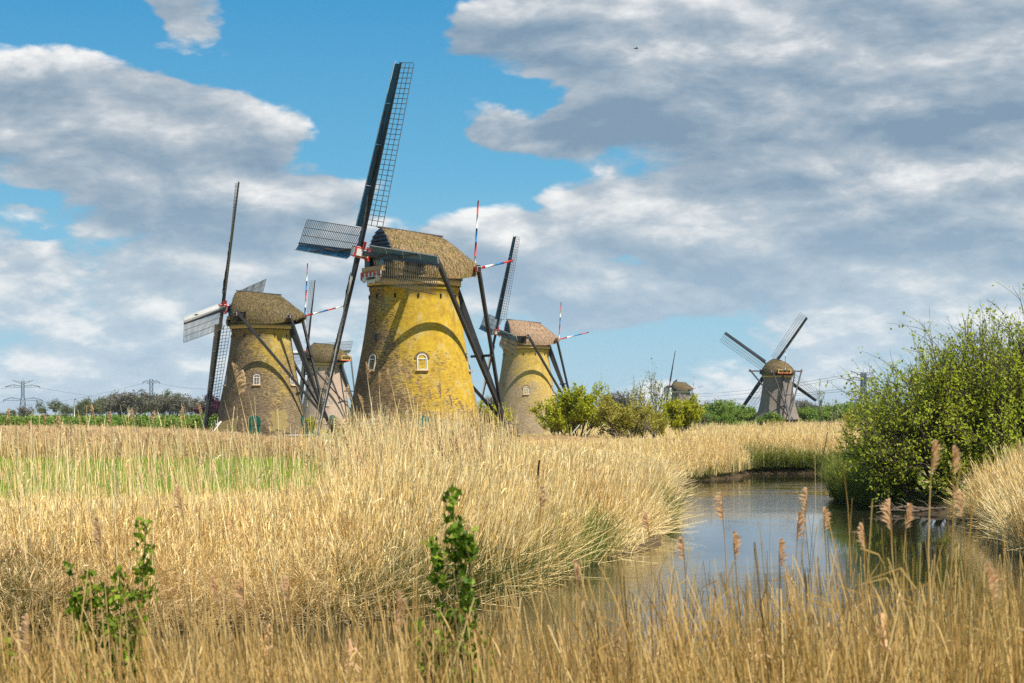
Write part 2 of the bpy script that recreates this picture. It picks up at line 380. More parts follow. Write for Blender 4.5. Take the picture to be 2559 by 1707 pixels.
M['thatch_straw'] = plant('thatch_straw', [(.08, .05, .022), (.18, .12, .055), (.30, .205, .10), (.40, .285, .145), (.19, .16, .04), (.15, .125, .03)], .1)
M['thatch_dark_straw'] = plant('thatch_dark_straw', [(.04, .027, .015), (.11, .08, .04), (.22, .16, .08), (.32, .24, .13), (.14, .12, .035)], .1)
M['thatch_red_straw'] = plant('thatch_red_straw', [(.14, .085, .05), (.34, .23, .145), (.48, .34, .22), (.40, .27, .16)], .1)
def ground_mat():
    m, t, out = new_mat('ground'); oc = t.coord('Object')
    s = t.node('ShaderNodeSeparateXYZ'); t.set(s.inputs[0], oc)
    n = t.noise(oc, .35, 6, .6); f = t.noise(oc, 3.0, 5, .65)
    mud = t.mix(f, (.05, .035, .02), (.12, .085, .045)); grass = t.mix(t.ss(n, .3, .7), (.13, .19, .02), (.24, .29, .03)); dry = t.mix(f, (.26, .19, .09), (.42, .32, .17))
    col = t.mix(t.ss(s.outputs[2], .22, .42), mud, t.mix(t.ss(n, .45, .6), grass, dry))
    yy = t.m('ADD', s.outputs[1], t.m('MULTIPLY', n, 14.0))
    inm = t.m('MULTIPLY', t.ss(yy, 55, 66), t.m('SUBTRACT', 1.0, t.ss(yy, 117, 126)))
    xx = t.m('ADD', s.outputs[0], t.m('MULTIPLY', n, 4))
    inm = t.m('MULTIPLY', inm, t.m('SUBTRACT', 1.0, t.ss(xx, -3, 1)))
    col = t.mix(inm, col, t.mix(f, (.12, .24, .008), (.24, .37, .018)))
    principled(t, out, col, .95, t.bump(f, .5, .05), .1); return m
M['ground'] = ground_mat()
M['path'] = paint('path_gravel', (.50, .42, .36), .9, var=.2)
def water_mat():
    m, t, out = new_mat('water'); oc = t.coord('Object')
    a = t.noise(t.mapping(oc, (.55, 2.6, 1), rot=(0, 0, .12)), 1.0, 4, .6, dist=.3); b = t.noise(t.mapping(oc, (2.2, 7.5, 1), rot=(0, 0, -.1)), 1.0, 3, .6); c = t.noise(oc, .07, 3, .55)
    h = t.m('ADD', t.m('MULTIPLY', a, .018), t.m('MULTIPLY', b, .0085))
    amp = t.m('MULTIPLY_ADD', t.ss(c, .42, .58), .85, .15)            # calmer lanes where the wind is kept off
    sw = t.node('ShaderNodeSeparateXYZ'); t.set(sw.inputs[0], oc); yy = t.m('ADD', sw.outputs[1], t.m('MULTIPLY', t.noise(oc, .15, 3, .5), 16.0))
    calm = t.m('MULTIPLY', t.ss(yy, 50, 60), t.m('SUBTRACT', 1.0, t.ss(yy, 74, 88)))
    amp = t.m('MULTIPLY', amp, t.m('MULTIPLY_ADD', calm, -.8, 1.0))
    bp = t.bump(t.m('MULTIPLY', h, amp), 1.0, 1.0)
    p = principled(t, out, (.022, .020, .013), .03, bp, .5); p.inputs['IOR'].default_value = 1.5; return m
M['water'] = water_mat()

# ------------------------------------------------------------------ terrain and water
WATER = np.array([(-120, 17.5), (120, 17.5), (120, 34), (30, 37), (14, 41), (12.2, 46.8), (14.2, 56), (15.6, 64), (15.3, 70), (14.8, 75), (14.2, 79), (13.6, 84), (14.6, 88), (17, 95), (19.5, 108), (21.5, 118), (20, 122),
                  (14.2, 121.5), (13.4, 116.5), (12.8, 114), (8.8, 105.5), (8.2, 101), (6.6, 82), (5.3, 68), (4.3, 58), (3.8, 53.5), (2.2, 50), (.8, 44), (-.4, 38.5), (-2.0, 35.8), (-3.2, 34.4), (-8, 32.5), (-30, 31), (-120, 31)], float)
def sd_water(x, y):
    """signed distance to the water's edge, negative on the water"""
    x = np.asarray(x, float); y = np.asarray(y, float)
    best = np.full(x.shape, 1e9); ins = np.zeros(x.shape, bool); n = len(WATER)
    for i in range(n):
        ax, ay = WATER[i]; bx, by = WATER[(i + 1) % n]; dx, dy = bx - ax, by - ay
        t = np.clip(((x - ax) * dx + (y - ay) * dy) / (dx * dx + dy * dy), 0, 1)
        best = np.minimum(best, np.hypot(x - ax - t * dx, y - ay - t * dy))
        c = ((ay > y) != (by > y)); xi = ax + (y - ay) * dx / (dy if dy else 1e-9)
        ins ^= c & (x < xi)
    return np.where(ins, -best, best)
def sm(t): t = np.clip(t, 0, 1); return t * t * (3 - 2 * t)
def gz(x, y):
    x = np.asarray(x, float); y = np.asarray(y, float); d = sd_water(x, y)
    land = .10 + .40 * sm(d / 2.5) + .40 * sm((y - 70) / 70)
    near = .08 + np.clip((17.5 - y) * .17, 0, 1.92)
    z = np.where(y < 17.5, near, land)
    z = np.where(d < 0, -.02 - .8 * sm(-d / 1.5), z)
    return z + .04 * np.sin(x * .9 + y * .3) * np.sin(y * .7) * (d > .5)
ys = np.concatenate([np.arange(-30, 16, 1.5), np.arange(16, 60, .6), np.arange(60, 130, 1.0), 130 * 1.07 ** np.arange(0, 64)])
xs = np.concatenate([-60 * 1.12 ** np.arange(46, 0, -1), np.arange(-60, -12, 2.0), np.arange(-12, 24, .55), np.arange(24, 60, 2.0), 60 * 1.12 ** np.arange(0, 46)])
gx, gy = np.meshgrid(xs, ys); nz = gz(gx, gy)
vv = np.stack([gx.ravel(), gy.ravel(), nz.ravel()], 1); ny, nx = gx.shape
ii = (np.arange(ny - 1)[:, None] * nx + np.arange(nx - 1)[None]).ravel()
ground = link('ground', np_mesh('ground', vv, np.stack([ii, ii + 1, ii + nx + 1, ii + nx], 1), M['ground'])); tag(ground, kind='structure')
ground.data.polygons.foreach_set('use_smooth', [True] * len(ground.data.polygons))
mb = MB(); mb.add([(-125, 15, 0), (125, 15, 0), (125, 126, 0), (-125, 126, 0)], [(0, 1, 2, 3)])
tag(mb.obj('water', M['water']), kind='structure')
mb = MB(); rows = []
for i in range(25):
    x = -52 + i * 2.2; yy = 113 + math.sin(i * .4) * .6
    rows.append([(x, yy, float(gz(x, yy)) + .03), (x, yy + 2.0, float(gz(x, yy + 2.0)) + .03)])
mb.grid(rows); tag(mb.obj('path', M['path']), kind='structure')

def wx(px, D): return (px - 1279.5) / F_PX * D          # sideways metres of a picture column at distance D
def wz(py, D): return CAM_Z - (py - HOR) / F_PX * D

# ------------------------------------------------------------------ windmills
SAIL_R = 13.55
def beta(r): return R(21 - 15 * min(1, r / SAIL_R))
def sail_point(r, u, w=0.0, extra=0.0):
    b = beta(r) + extra
    return Vector((-math.sin(b) * u + math.cos(b) * w, math.cos(b) * u + math.sin(b) * w, r))
SAILDATA = {}
def sail_meshes(key, bar_m, front_m, back_m):
    if key in SAILDATA: return SAILDATA[key]
    d = {}
    b = MB(); b.beam((0, 0, -.6), (0, 0, SAIL_R), .34, .32, .13, .12); d['spar'] = b.mesh('sail', M['black'])
    b = MB(); b.hexa([(-.022, -.30, -.02), (.022, -.30, -.02), (.022, 1.92, -.018), (-.022, 1.92, -.018), (-.022, -.30, .02), (.022, -.30, .02), (.022, 1.92, .018), (-.022, 1.92, .018)]); d['bar'] = b.mesh('sail_bar', bar_m)
    d['batten'] = []
    for u in (.66, 1.28, 1.90):
        b = MB(); pts = [sail_point(1.95 + (13.45 - 1.95) * i / 10, u, -.03) for i in range(11)]
        for p, q in zip(pts[:-1], pts[1:]): b.beam(p, q, .045, .04, up=(1, 0, 0))
        d['batten'].append(b.mesh('sail_batten', bar_m))
    d['board'] = []
    edges = [1.75, 4.7, 7.65, 10.6, 13.45]
    for j in range(4):
        b = MB(); r0, r1 = edges[j] + .012, edges[j + 1] - .012; n = 4
        for i in range(n):
            ra, rb = r0 + (r1 - r0) * i / n, r0 + (r1 - r0) * (i + 1) / n; wd = (.60 - .14 * ra / SAIL_R, .60 - .14 * rb / SAIL_R)
            q = []
            for r, w_ in ((ra, wd[0]), (rb, wd[1])):
                q += [sail_point(r, -.10, -.014, R(14)), sail_point(r, -.10, .014, R(14)), sail_point(r, -.10 - w_, .014, R(14)), sail_point(r, -.10 - w_, -.014, R(14))]
            b.hexa(q, 0, [1, 1, 1, 0, 1, 1])          # the fourth face looks forward
        d['board'].append(b.mesh('wind_board', [front_m, back_m]))
    # the windward edge board
    b = MB()
    for i in range(8):
        ra, rb = 1.75 + 11.9 * i / 8, 1.75 + 11.9 * (i + 1) / 8
        b.beam(sail_point(ra, -.14 - (.60 - .14 * ra / SAIL_R), .02, R(14)), sail_point(rb, -.14 - (.60 - .14 * rb / SAIL_R), .02, R(14)), .045, .05, up=(1, 0, 0))
    d['edge'] = b.mesh('edge_strip', back_m)
    b = MB(); pts = []
    for i in range(26):
        r = 1.5 + 8.5 * i / 25; pts.append(Vector((.19 + .03 * math.sin(i * 2.1), .12 - .02 * i + .07 * math.sin(i * .45 + .4) , r)))
    b.tube(pts, [.025 + .045 * abs(math.sin(i * .33)) for i in range(26)], 6); d['cloth'] = b.mesh('furled_sailcloth', M['cloth'])
    # joined lattice for the mill that is too far away to tell the bars apart
    b = MB()
    for i in range(33):
        r = 2.0 + i * .36; bt = beta(r); Rm = Matrix.Rotation(bt, 3, 'Z')
        b.box(Rm @ Vector((0, .81, 0)) + Vector((0, 0, r)), (.044, 2.2, .04), 0, Rm)
    for u in (.66, 1.28, 1.90):
        pts = [sail_point(1.95 + 11.7 * i / 6, u) for i in range(7)]
        for p, q in zip(pts[:-1], pts[1:]): b.beam(p, q, .045, .04, up=(1, 0, 0))
    d['lattice'] = b.mesh('sail_lattice', bar_m)
    SAILDATA[key] = d; return d

SHARED = {}
def shared(name, key, build):
    if (name, key) not in SHARED: SHARED[(name, key)] = build()
    return SHARED[(name, key)]
TOWER = [(5.22, -.3), (5.16, .2), (4.98, 1.0), (4.63, 2.6), (4.39, 3.7), (4.18, 4.8), (4.0, 5.7), (3.85, 6.5), (3.70, 7.3), (3.57, 8.1), (3.43, 9.0), (3.32, 9.8), (3.20, 10.7), (3.13, 11.4)]
def tower_r(z):
    for (r0, z0_), (r1, z1_) in zip(TOWER[:-1], TOWER[1:]):
        if z0_ <= z <= z1_: return r0 + (r1 - r0) * (z - z0_) / (z1_ - z0_)
    return TOWER[-1][0]
def arch_outline(a, h, n=10):
    return [(-a, 0), (a, 0)] + [(a * math.cos(math.pi * k / n), h + a * math.sin(math.pi * k / n)) for k in range(n + 1)]
def window_mesh(cross=True, a=.36, h=.78):
    """white arched frame standing a little proud of the wall, local x outward"""
    b = MB(); o = arch_outline(a, h); i_ = arch_outline(a - .06, h); i_[0] = (-(a - .06), .06); i_[1] = (a - .06, .06)
    n = len(o)
    for x0, x1 in ((-.16, .07),):
        vs = [(x1, y, z) for y, z in o] + [(x1, y, z) for y, z in i_] + [(x0, y, z) for y, z in o] + [(x0, y, z) for y, z in i_]
        fs = []
        for k in range(n):
            k2 = (k + 1) % n
            fs += [(k, k2, n + k2, n + k), (2 * n + k2, 2 * n + k, k, k2), (n + k, n + k2, 3 * n + k2, 3 * n + k)]
        b.add(vs, fs)
    b.box((.03, 0, h), (.06, 2 * a - .1, .05))
    if cross: b.box((.02, 0, (h + .08) / 2), (.045, .035, h - .1)); b.box((.02, 0, h * .52), (.04, 2 * a - .12, .026)); b.box((.02, 0, h + a * .42), (.04, .03, a * .8))
    for s in (-1, 1):   # inner casement
        b.box((.012, s * (a - .115), h * .5), (.05, .022, h - .14))
    return b.mesh('window', M['white'])
def surround_mesh(a=.36, h=.78):
    b = MB(); n = 12
    for k in range(n):
        a0, a1 = math.pi * k / n + .015, math.pi * (k + 1) / n - .015; q = []
        for x_ in (-.12, .055):
            q += [(x_, (a + .015) * math.cos(a0), h + (a + .015) * math.sin(a0)), (x_, (a + .17) * math.cos(a0), h + (a + .17) * math.sin(a0)), (x_, (a + .17) * math.cos(a1), h + (a + .17) * math.sin(a1)), (x_, (a + .015) * math.cos(a1), h + (a + .015) * math.sin(a1))]
        b.hexa(q)
    return b.mesh('brick_arch', M['brick_arch'])
def pane_mesh(a=.36, h=.78):
    b = MB(); o = arch_outline(a - .07, h); n = len(o); b.add([(-.02, y, max(z, .06)) for y, z in o], [tuple(range(n))]); return b.mesh('pane', M['glass'])
def sill_mesh(a=.36):
    b = MB(); b.box((.05, 0, -.05), (.24, 2 * a + .14, .09)); return b.mesh('sill', M['tan'])
def door_mesh(w=.62, h=1.9):
    b = MB(); o = arch_outline(w, h); n = len(o)
    vs = [(.05, y, z) for y, z in o] + [(-.2, y, z) for y, z in o]
    b.add(vs, [tuple(range(n))] + [(n + k, n + (k + 1) % n, (k + 1) % n, k) for k in range(n)])
    for yy in (-.4, -.2, 0, .2, .4): b.box((.055, yy, h / 2), (.02, .012, h * .96), 1)
    b.box((.07, 0, 1.45), (.03, 2 * w, .05), 1)
    return b.mesh('door', [M['green'], M['black']])
def on_wall(ang, z, slope=True, zt=None):
    """matrix of a fitting on the tower: x outward, at bearing ang of the mill's own frame"""
    r = tower_r(z) - .03; dz = .5; q = zt or z; tilt = math.atan((tower_r(q - dz) - tower_r(q + dz)) / (2 * dz)) if slope else 0
    if zt: r += .06
    return Matrix.Translation((r * math.cos(ang), r * math.sin(ang), z)) @ Matrix.Rotation(ang, 4, 'Z') @ Matrix.Rotation(-tilt, 4, 'Y')

CAPSEC = [  # x, half width, ridge height, eave height, squareness of the top
    (2.62, 2.62, 15.78, 12.32, 0.0), (2.3, 2.95, 15.80, 12.30, 0.0), (1.4, 3.33, 15.74, 12.24, 0.0), (.2, 3.48, 15.62, 12.2, 0.0), (-1.0, 3.42, 15.47, 12.2, 0.0), (-2.05, 3.18, 15.32, 12.22, .02),
    (-2.9, 2.78, 14.72, 12.28, .12), (-3.7, 2.22, 14.08, 12.46, .25), (-4.3, 1.62, 13.62, 12.72, .4), (-4.7, .95, 13.3, 12.95, .6)]
PROF = [(1.0, 0.0), (1.0, .13), (.965, .28), (.885, .45), (.745, .62), (.55, .78), (.32, .91), (.12, .98), (.0, 1.0)]
def cap_mesh(dz, mat, pitchy=1.0):
    b = MB(); rows = []
    for x, hw, zt, ze, sq in CAPSEC:
        row = []
        for sgn, pr in ((1, PROF), (-1, PROF[::-1][1:])):
            for y, z in pr:
                yy = y if y < .5 else y + (1 - y) * sq * .6
                row.append((x, sgn * hw * (yy * (1 - sq) + sq * min(1, yy * 1.35)), ze + (zt - ze) * z + dz + .03 * math.sin(x * 5 + y * 9 * sgn)))
        rows.append(row)
    b.grid(rows)
    # underside lip and closed ends
    n = len(rows[0])
    lip = [[Vector(r[0]) * 1, Vector((r[0][0] * .97, r[0][1] * .86, r[0][2] - .02))] for r in rows]; b.grid(lip)
    lip = [[Vector(r[-1]), Vector((r[-1][0] * .97, r[-1][1] * .86, r[-1][2] - .02))] for r in rows]; b.grid(lip)
    b.add(rows[-1], [tuple(range(n))]); b.add(rows[0], [tuple(reversed(range(n)))])
    return b.mesh('cap', mat)
def straw_mesh(me, key, n=6500):
    """bundles of straw lying down the slope of the roof, ragged at the eaves"""
    r = np.random.default_rng(3); fs = [p for p in me.polygons if len(p.vertices) == 4 and p.area > .05 and min(me.vertices[i].co.z for i in p.vertices) > min(v.co.z for v in me.vertices) + .28]
    ar = np.array([p.area for p in fs]); pick = r.choice(len(fs), n, p=ar / ar.sum()); vs = []
    for k in pick:
        p = fs[k]; c = [me.vertices[i].co for i in p.vertices]; u, v = r.uniform(0, 1, 2)
        q = c[0].lerp(c[1], u).lerp(c[3].lerp(c[2], u), v); nn = p.normal if p.normal.dot(Vector((q.x * .2, q.y, q.z - 13))) > 0 else -p.normal
        dn = (Vector((0, 0, -1)) - nn * nn.dot(Vector((0, 0, -1)))); dn = (dn.normalized() if dn.length > .05 else Vector((1, 0, 0))) + Vector(r.normal(0, .22, 3)); sd = nn.cross(dn).normalized() * r.uniform(.010, .028); L = r.uniform(.10, .30)
        a = q + nn * .012; e = q + dn * L + nn * r.uniform(.01, .045)
        vs += [a - sd, a + sd, e + sd * .5, e - sd * .5]
    return np_mesh('thatch_straw', np.array(vs), np.arange(4 * n).reshape(-1, 4), M[key + '_straw'])
def prof_halfwidth(zf):
    for (y0, a0), (y1, a1) in zip(PROF[:-1], PROF[1:]):
        if a0 <= zf <= a1: return y0 + (y1 - y0) * (zf - a0) / (a1 - a0)
    return 0.0

def striped_pole(name, parent, p0, p1, r, cols):
    p0, p1 = Vector(p0), Vector(p1)
    b = MB(); b.tube([p0, p0 + (p1 - p0) * .02], r * 1.3, 8); po = b.obj(name, M['iron'], parent)
    n = len(cols)
    for i, c in enumerate(cols):
        b = MB(); b.tube([p0.lerp(p1, i / n), p0.lerp(p1, (i + 1) / n)], [r * (1 - .35 * i / n), r * (1 - .35 * (i + 1) / n)], 8); b.obj('pole_band', M[c], po)
    return po

def windmill(px, D, heading, phi, label, name='windmill', brick='brick_gold', thatch='thatch', key='std', octagon=False, dzc=0.0, ground=.9, fine=True, tilt=10.5,
             windows=(), doors=(), poles=None, dark=False, ring='cream', rear=False, tower_s=1.0, s_hub=4.05):
    root = empty(name, (wx(px, D), D, ground), R(heading)); tag(root, label, 'windmill', 'windmills along the water')
    def P(nm, b, mats): return b.obj(nm, mats, root)
    # tower
    if not octagon:
        def bt():
            b = MB(); b.lathe(TOWER + [(3.20, 11.42), (3.20, 11.62), (3.12, 11.64), (3.12, 11.8), (2.6, 11.82)], 64, uvw=26.0); return b.mesh('tower', M[brick])
        tw = link('tower', shared('tower', brick, bt), root)
        def slots():
            b = MB()
            for k in range(12):
                a = k * math.pi / 6 + .2; b.box((3.16 * math.cos(a), 3.16 * math.sin(a), 10.95), (.16, .11, .30), 0, Matrix.Rotation(a, 3, 'Z'))
            return b.mesh('vent_slots', M['dark'])
        tag(link('vent_slots', shared('vent_slots', 0, slots), tw), kind='stuff')
    else:
        b = MB(); prof = [(5.3, 1.55), (5.15, 1.9), (4.7, 2.9), (4.3, 4.2), (3.98, 5.6), (3.72, 7.2), (3.48, 8.8), (3.25, 10.9)]
        b.lathe(prof, 8, smooth=False); b.lathe([(5.3, 1.55), (4.7, 1.6)], 8, smooth=False); tw = P('tower', b, M['thatch_grey'])
        b = MB(); b.lathe([(4.85, -.3), (4.75, 1.58)], 8, smooth=False, uvw=30.0); b.obj('brick_base', M['brick_base'], tw)
        dzc -= .95
    zc = dzc
    b = MB(); b.lathe([(3.3, 11.72 + zc), (3.34, 11.74 + zc), (3.34, 12.14 + zc), (2.9, 12.16 + zc)], 48); P('curb_ring', b, M[ring])
    b = MB(); b.lathe([(3.36, 12.15 + zc), (3.45, 12.17 + zc), (3.45, 12.30 + zc), (2.9, 12.32 + zc)], 40); P('cap_sill', b, M['black'])
    # fittings
    for a, z in windows:
        w = link('window', shared('window', brick == 'brick_gold', lambda: window_mesh(brick != 'brick_gold')), root, on_wall(R(a - heading), z)); link('pane', shared('pane', 0, pane_mesh), w); tag(link('brick_arch', shared('brick_arch', 0, surround_mesh), w), kind='stuff'); link('sill', shared('sill', 0, sill_mesh), w)
    for a, z in doors: link('door', shared('door', 0, door_mesh), root, on_wall(R(a - heading), z, zt=1.3))
    # cap
    cap = link('cap', shared('cap', (thatch, zc), lambda: cap_mesh(zc, M[thatch])), root)
    tag(link('thatch_straw', shared('thatch_straw', (thatch, zc), lambda: straw_mesh(cap.data, thatch)), cap), kind='stuff')
    b = MB(); b.beam((2.75, 0, 15.86 + zc), (-2.2, 0, 15.38 + zc), .34, .10); b.obj('ridge_board', M['greywood'], cap)
    # lap planks of the front gable
    for i in range(9):
        z0_, z1_ = 13.25 + i * .28, 13.25 + (i + 1) * .28 - .03; ze, zt = 12.32, 15.78
        h0, h1 = 2.62 * prof_halfwidth((z0_ - ze) / (zt - ze)) - .02, 2.62 * prof_halfwidth((z1_ - ze) / (zt - ze)) - .02
        b = MB(); x0, x1 = 2.72, 2.65
        b.hexa([(2.5, -h0, z0_ + zc), (x0 + .05, -h0, z0_ + zc), (x0 + .05, h0, z0_ + zc), (2.5, h0, z0_ + zc), (2.5, -h1, z1_ + zc), (x1, -h1, z1_ + zc), (x1, h1, z1_ + zc), (2.5, h1, z1_ + zc)]); b.obj('plank', M['slate'], cap)
    for s in (-1, 1):
        b = MB(); b.box((2.95, s * 1.0, 13.15 + zc), (.5, .9, .95)); P('storm_shutter', b, M['board_front'])
    b = MB(); b.box((3.12, 0, 12.88 + zc), (.34, 3.5, .36)); P('breast_beam', b, M['tan'])
    b = MB()
    n = 16; top = [(3.34, -1.75 + 3.5 * i / n, 12.70 + zc) for i in range(n + 1)]; bot = [(3.34, -1.75 + 3.5 * i / n, 12.0 + zc - .22 * abs(math.sin(i / n * math.pi * 4)) + .25 * abs(i / n * 2 - 1)) for i in range(n + 1)]
    for i in range(n):
        q = [bot[i], bot[i + 1], top[i + 1], top[i]]; bk = [(x - .06, y, z) for x, y, z in q]
        b.hexa([bk[0], q[0], q[1], bk[1], bk[3], q[3], q[2], bk[2]])
    bd = P('beard_board', b, M['white'])
    b = MB()
    for i in range(5): b.box((3.37, -1.4 + .7 * i, 12.52 + zc), (.03, .26, .30))
    b.box((3.37, 0, 12.70 + zc), (.03, 3.5, .07)); b.box((3.37, -1.68, 12.42 + zc), (.03, .16, .5)); b.box((3.37, 1.68, 12.42 + zc), (.03, .16, .5)); b.obj('beard_ornament', M['red'], bd)
    # shaft and poll end
    t = R(tilt); ax = Vector((math.cos(t), 0, math.sin(t))); hub = Vector((s_hub, 0, 14.0 + zc))
    b = MB(); b.tube([hub - ax * 3.2, hub - ax * .5], .33, 12); P('windshaft', b, M['iron'])
    zp = Vector((-math.sin(t), 0, math.cos(t)))
    pm = Matrix.Translation(hub) @ Matrix(((ax.x, 0, zp.x, 0), (0, 1, 0, 0), (ax.z, 0, zp.z, 0), (0, 0, 0, 1))) @ Matrix.Rotation(-R(phi), 4, 'X')
    b = MB(); b.box((.05, 0, 0), (1.15, .70, .70))
    pe = b.obj('poll_end', M['red'], root, pm)
    b = MB(); b.box((.64, 0, 0), (.05, .56, .56)); b.box((.05, .365, 0), (.9, .04, .5)); b.box((.05, -.365, 0), (.9, .04, .5)); b.box((.05, 0, .365), (.9, .5, .04)); b.box((.05, 0, -.365), (.9, .5, .04)); b.obj('poll_panel', M['white'], pe)
    for s in (-1, 1):
        b = MB(); b.box((.05, s * .42, .55), (.2, .10, .5)); b.obj('wedge', M['red'], pe)
        b = MB(); b.box((-.3, .55, s * .42), (.2, .5, .10)); b.obj('wedge', M['red'], pe)
    # sails
    sd = sail_meshes(key, M['bar_dark'] if dark else M['bar'], M['board_dark'] if dark else M['board_front'], M['board_dark'] if dark else M['board_back'])
    for k in range(4):
        f = R(phi + 90 * k); er = math.cos(f) * zp + math.sin(f) * Vector((0, 1, 0)); eu = -math.sin(f) * zp + math.cos(f) * Vector((0, 1, 0))
        o = hub + ax * (.20 if k % 2 == 0 else -.14)
        mt = Matrix(((ax.x, eu.x, er.x, o.x), (ax.y, eu.y, er.y, o.y), (ax.z, eu.z, er.z, o.z), (0, 0, 0, 1)))
        s = link('sail', sd['spar'], root, mt)
        for bm in sd['board']: link('wind_board', bm, s)
        link('edge_strip', sd['edge'], s)
        if fine:
            for bm in sd['batten']: link('sail_batten', bm, s)
            for i in range(33):
                r = 2.0 + i * .36
                link('sail_bar', sd['bar'], s, Matrix.Translation((0, 0, r)) @ Matrix.Rotation(beta(r) + .012 * math.sin(i * 7 + k), 4, 'Z') @ Matrix.Rotation(.008 * math.sin(i * 13.7 + k), 4, 'X'))
            c = link('furled_sailcloth', sd['cloth'], s)
        else:
            tag(link('sail_lattice', sd['lattice'], s), kind='stuff')
    # winding gear: long and short cross beams, braces, tail pole
    bw = M['greywood'] if octagon else M['black']
    def beamp(nm, *a, m=None, **k):
        b = MB(); b.beam(*a, **k); return P(nm, b, m or bw)
    zb = 13.1 + zc
    lb = beamp('cross_beam', (1.1, -6.25, zb), (1.1, 6.25, zb), .30, .30); sb = beamp('cross_beam', (-3.75, -2.9, 12.95 + zc), (-3.75, 2.9, 12.95 + zc), .28, .30)
    for bm, x, y, z in ((lb, 1.1, 6.1, zb), (sb, -3.75, 2.75, 12.95 + zc)):
        for s in (-1, 1):
            b = MB(); b.box((x, s * (y - .12), z), (.33, .42, .34)); b.box((x, s * (y + .10), z), (.335, .05, .345), 1); b.obj('beam_end', [M['red'], M['white']], bm)
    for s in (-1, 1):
        b = MB(); b.box((1.35, s * 3.27, 12.95 + zc), (1.2, .40, .95)); P('beam_opening_shade', b, M['dark'])  # solid dark block, painted as the shade of the hole round the beam
    beamp('tail_pole', (-3.0, 0, 12.3 + zc), (-7.75, 0, .75), .46, .42, .32, .30)
    for s in (-1, 1):
        beamp('long_brace', (1.1, s * 6.05, zb + .35), (-7.0, s * .22, 2.35), .27, .27, .22, .22)
        beamp('short_brace', (-3.75, s * 2.65, 13.2 + zc), (-6.75, s * .24, 3.2), .25, .25, .2, .2)
    beamp('tie_beam', (-5.35, -1.75, 6.9), (-5.35, 1.75, 6.9), .16, .18)
    b = MB()
    for k in range(6):
        a = k * math.pi / 3 + .3; b.beam((-7.75, -.42, 1.35), (-7.75 + math.cos(a) * .95, -.42, 1.35 + math.sin(a) * .95), .09, .07, up=(0, 1, 0))
    pts = [(-7.75 + math.cos(2 * math.pi * k / 16) * .72, -.42, 1.35 + math.sin(2 * math.pi * k / 16) * .72) for k in range(17)]; b.tube(pts, .045, 5)
    P('winch_wheel', b, bw)
    if poles:
        cols, lv, ls = poles
        striped_pole('flag_pole', root, (-4.75, 0, 13.1 + zc), (-5.05, 0, 13.1 + zc + lv), .085, cols)
        striped_pole('flag_pole', root, (-4.85, 0, 13.15 + zc), (-4.85 - ls, 0, 13.15 + zc + ls * .24), .10, cols[1:][::-1])
    if rear:      # window gallery in the back of the cap
        b = MB(); b.box((-4.35, 0, 12.95 + zc), (.5, 3.0, .95)); g = P('rear_gallery', b, M['cream'])
        for y in (-.95, 0, .95):
            b = MB(); b.box((-4.62, y, 13.0 + zc), (.06, .62, .5)); b.obj('gallery_window', M['dark'], g)
        b = MB(); b.box((-4.63, 0, 12.5 + zc), (.1, 3.1, .12)); b.obj('gallery_sill', M['red'], g)
    return root
POLE = ['white', 'red', 'blue', 'white', 'red']
# bearings of doors and windows are world directions: 270 looks at the camera, 0 looks to the right
m1 = windmill(1035, 142, 206.8, 7.5, 'nearest and largest brick windmill, golden with lichen, black sails before the blue sky', brick='brick_gold', poles=(POLE, 5.0, 3.0),
              windows=((281, 5.75), (224, 5.75), (352, 5.75)), doors=((282, .1),))
m2 = windmill(653, 213, 172, 9.6, 'brown brick windmill with pale-backed sails and mossy cap, left of the golden windmill', brick='brick_brown', thatch='thatch_dark', poles=(['blue', 'white', 'red', 'blue', 'white', 'red'], 5.6, 4.1),
              windows=((270, 5.75), (204, 5.75), (333, 5.75)), doors=((269, .1), (345, .1)))
m3 = windmill(1314, 278, 192.5, 7.0, 'yellow windmill with reddish thatched cap, seen past the right side of the golden windmill', brick='brick_light', thatch='thatch_red', poles=(POLE, 5.2, 4.2),
              windows=((270, 5.4), (338, 5.4)))
m4 = windmill(814, 368, 150, 3.7, 'pale pink windmill half hidden between the brown windmill and the golden windmill', brick='brick_pale', thatch='thatch_dark', rear=True,
              windows=((278, 4.2), (220, 4.2)), doors=((290, .1),))
m5 = windmill(1701, 746, 167, 5.0, 'tiny far windmill behind the yellow-green willows, one sail upright', octagon=True, thatch='thatch_dark', dark=True, key='dark', fine=False, poles=(POLE, 4.5, 3.5), ring='white')
m6 = windmill(1943, 439, 102.5, 57.0, 'grey thatched eight-sided windmill with dark crossed sails, seen from behind on the right', octagon=True, thatch='thatch_dark', dark=True, key='dark', ring='tan', rear=True, poles=(POLE, 5.4, 1.5), s_hub=3.9)
# lantern and lime patch
b = MB(); b.box((.14, 0, 0), (.2, .28, .42)); b.tube([(0, 0, .3), (.15, 0, .32), (.16, 0, .2)], .03, 6); b.obj('wall_lantern', M['iron'], m1, on_wall(R(228 - 206.8), 8.05))
mt_p = paint('lime_patch', (.29, .22, .085), .9, var=.5, dirt=(.2, .15, .07), dirt_amt=.6)
b = MB(); a0, a1 = R(288 - 172), R(312 - 172)
rp = random.Random(4); rows = []
for k in range(9):
    z = 1.0 + .26 * k; e0, e1 = a0 + R(rp.uniform(-2.5, 4)), a1 + R(rp.uniform(-5, 3)); rows.append([((tower_r(z) + .02) * math.cos(e0 + (e1 - e0) * i / 10), (tower_r(z) + .02) * math.sin(e0 + (e1 - e0) * i / 10), z + (rp.uniform(-.14, .14) if k in (0, 8) else 0)) for i in range(11)])
b.grid(rows); b.obj('plaster_patch', mt_p, m2)

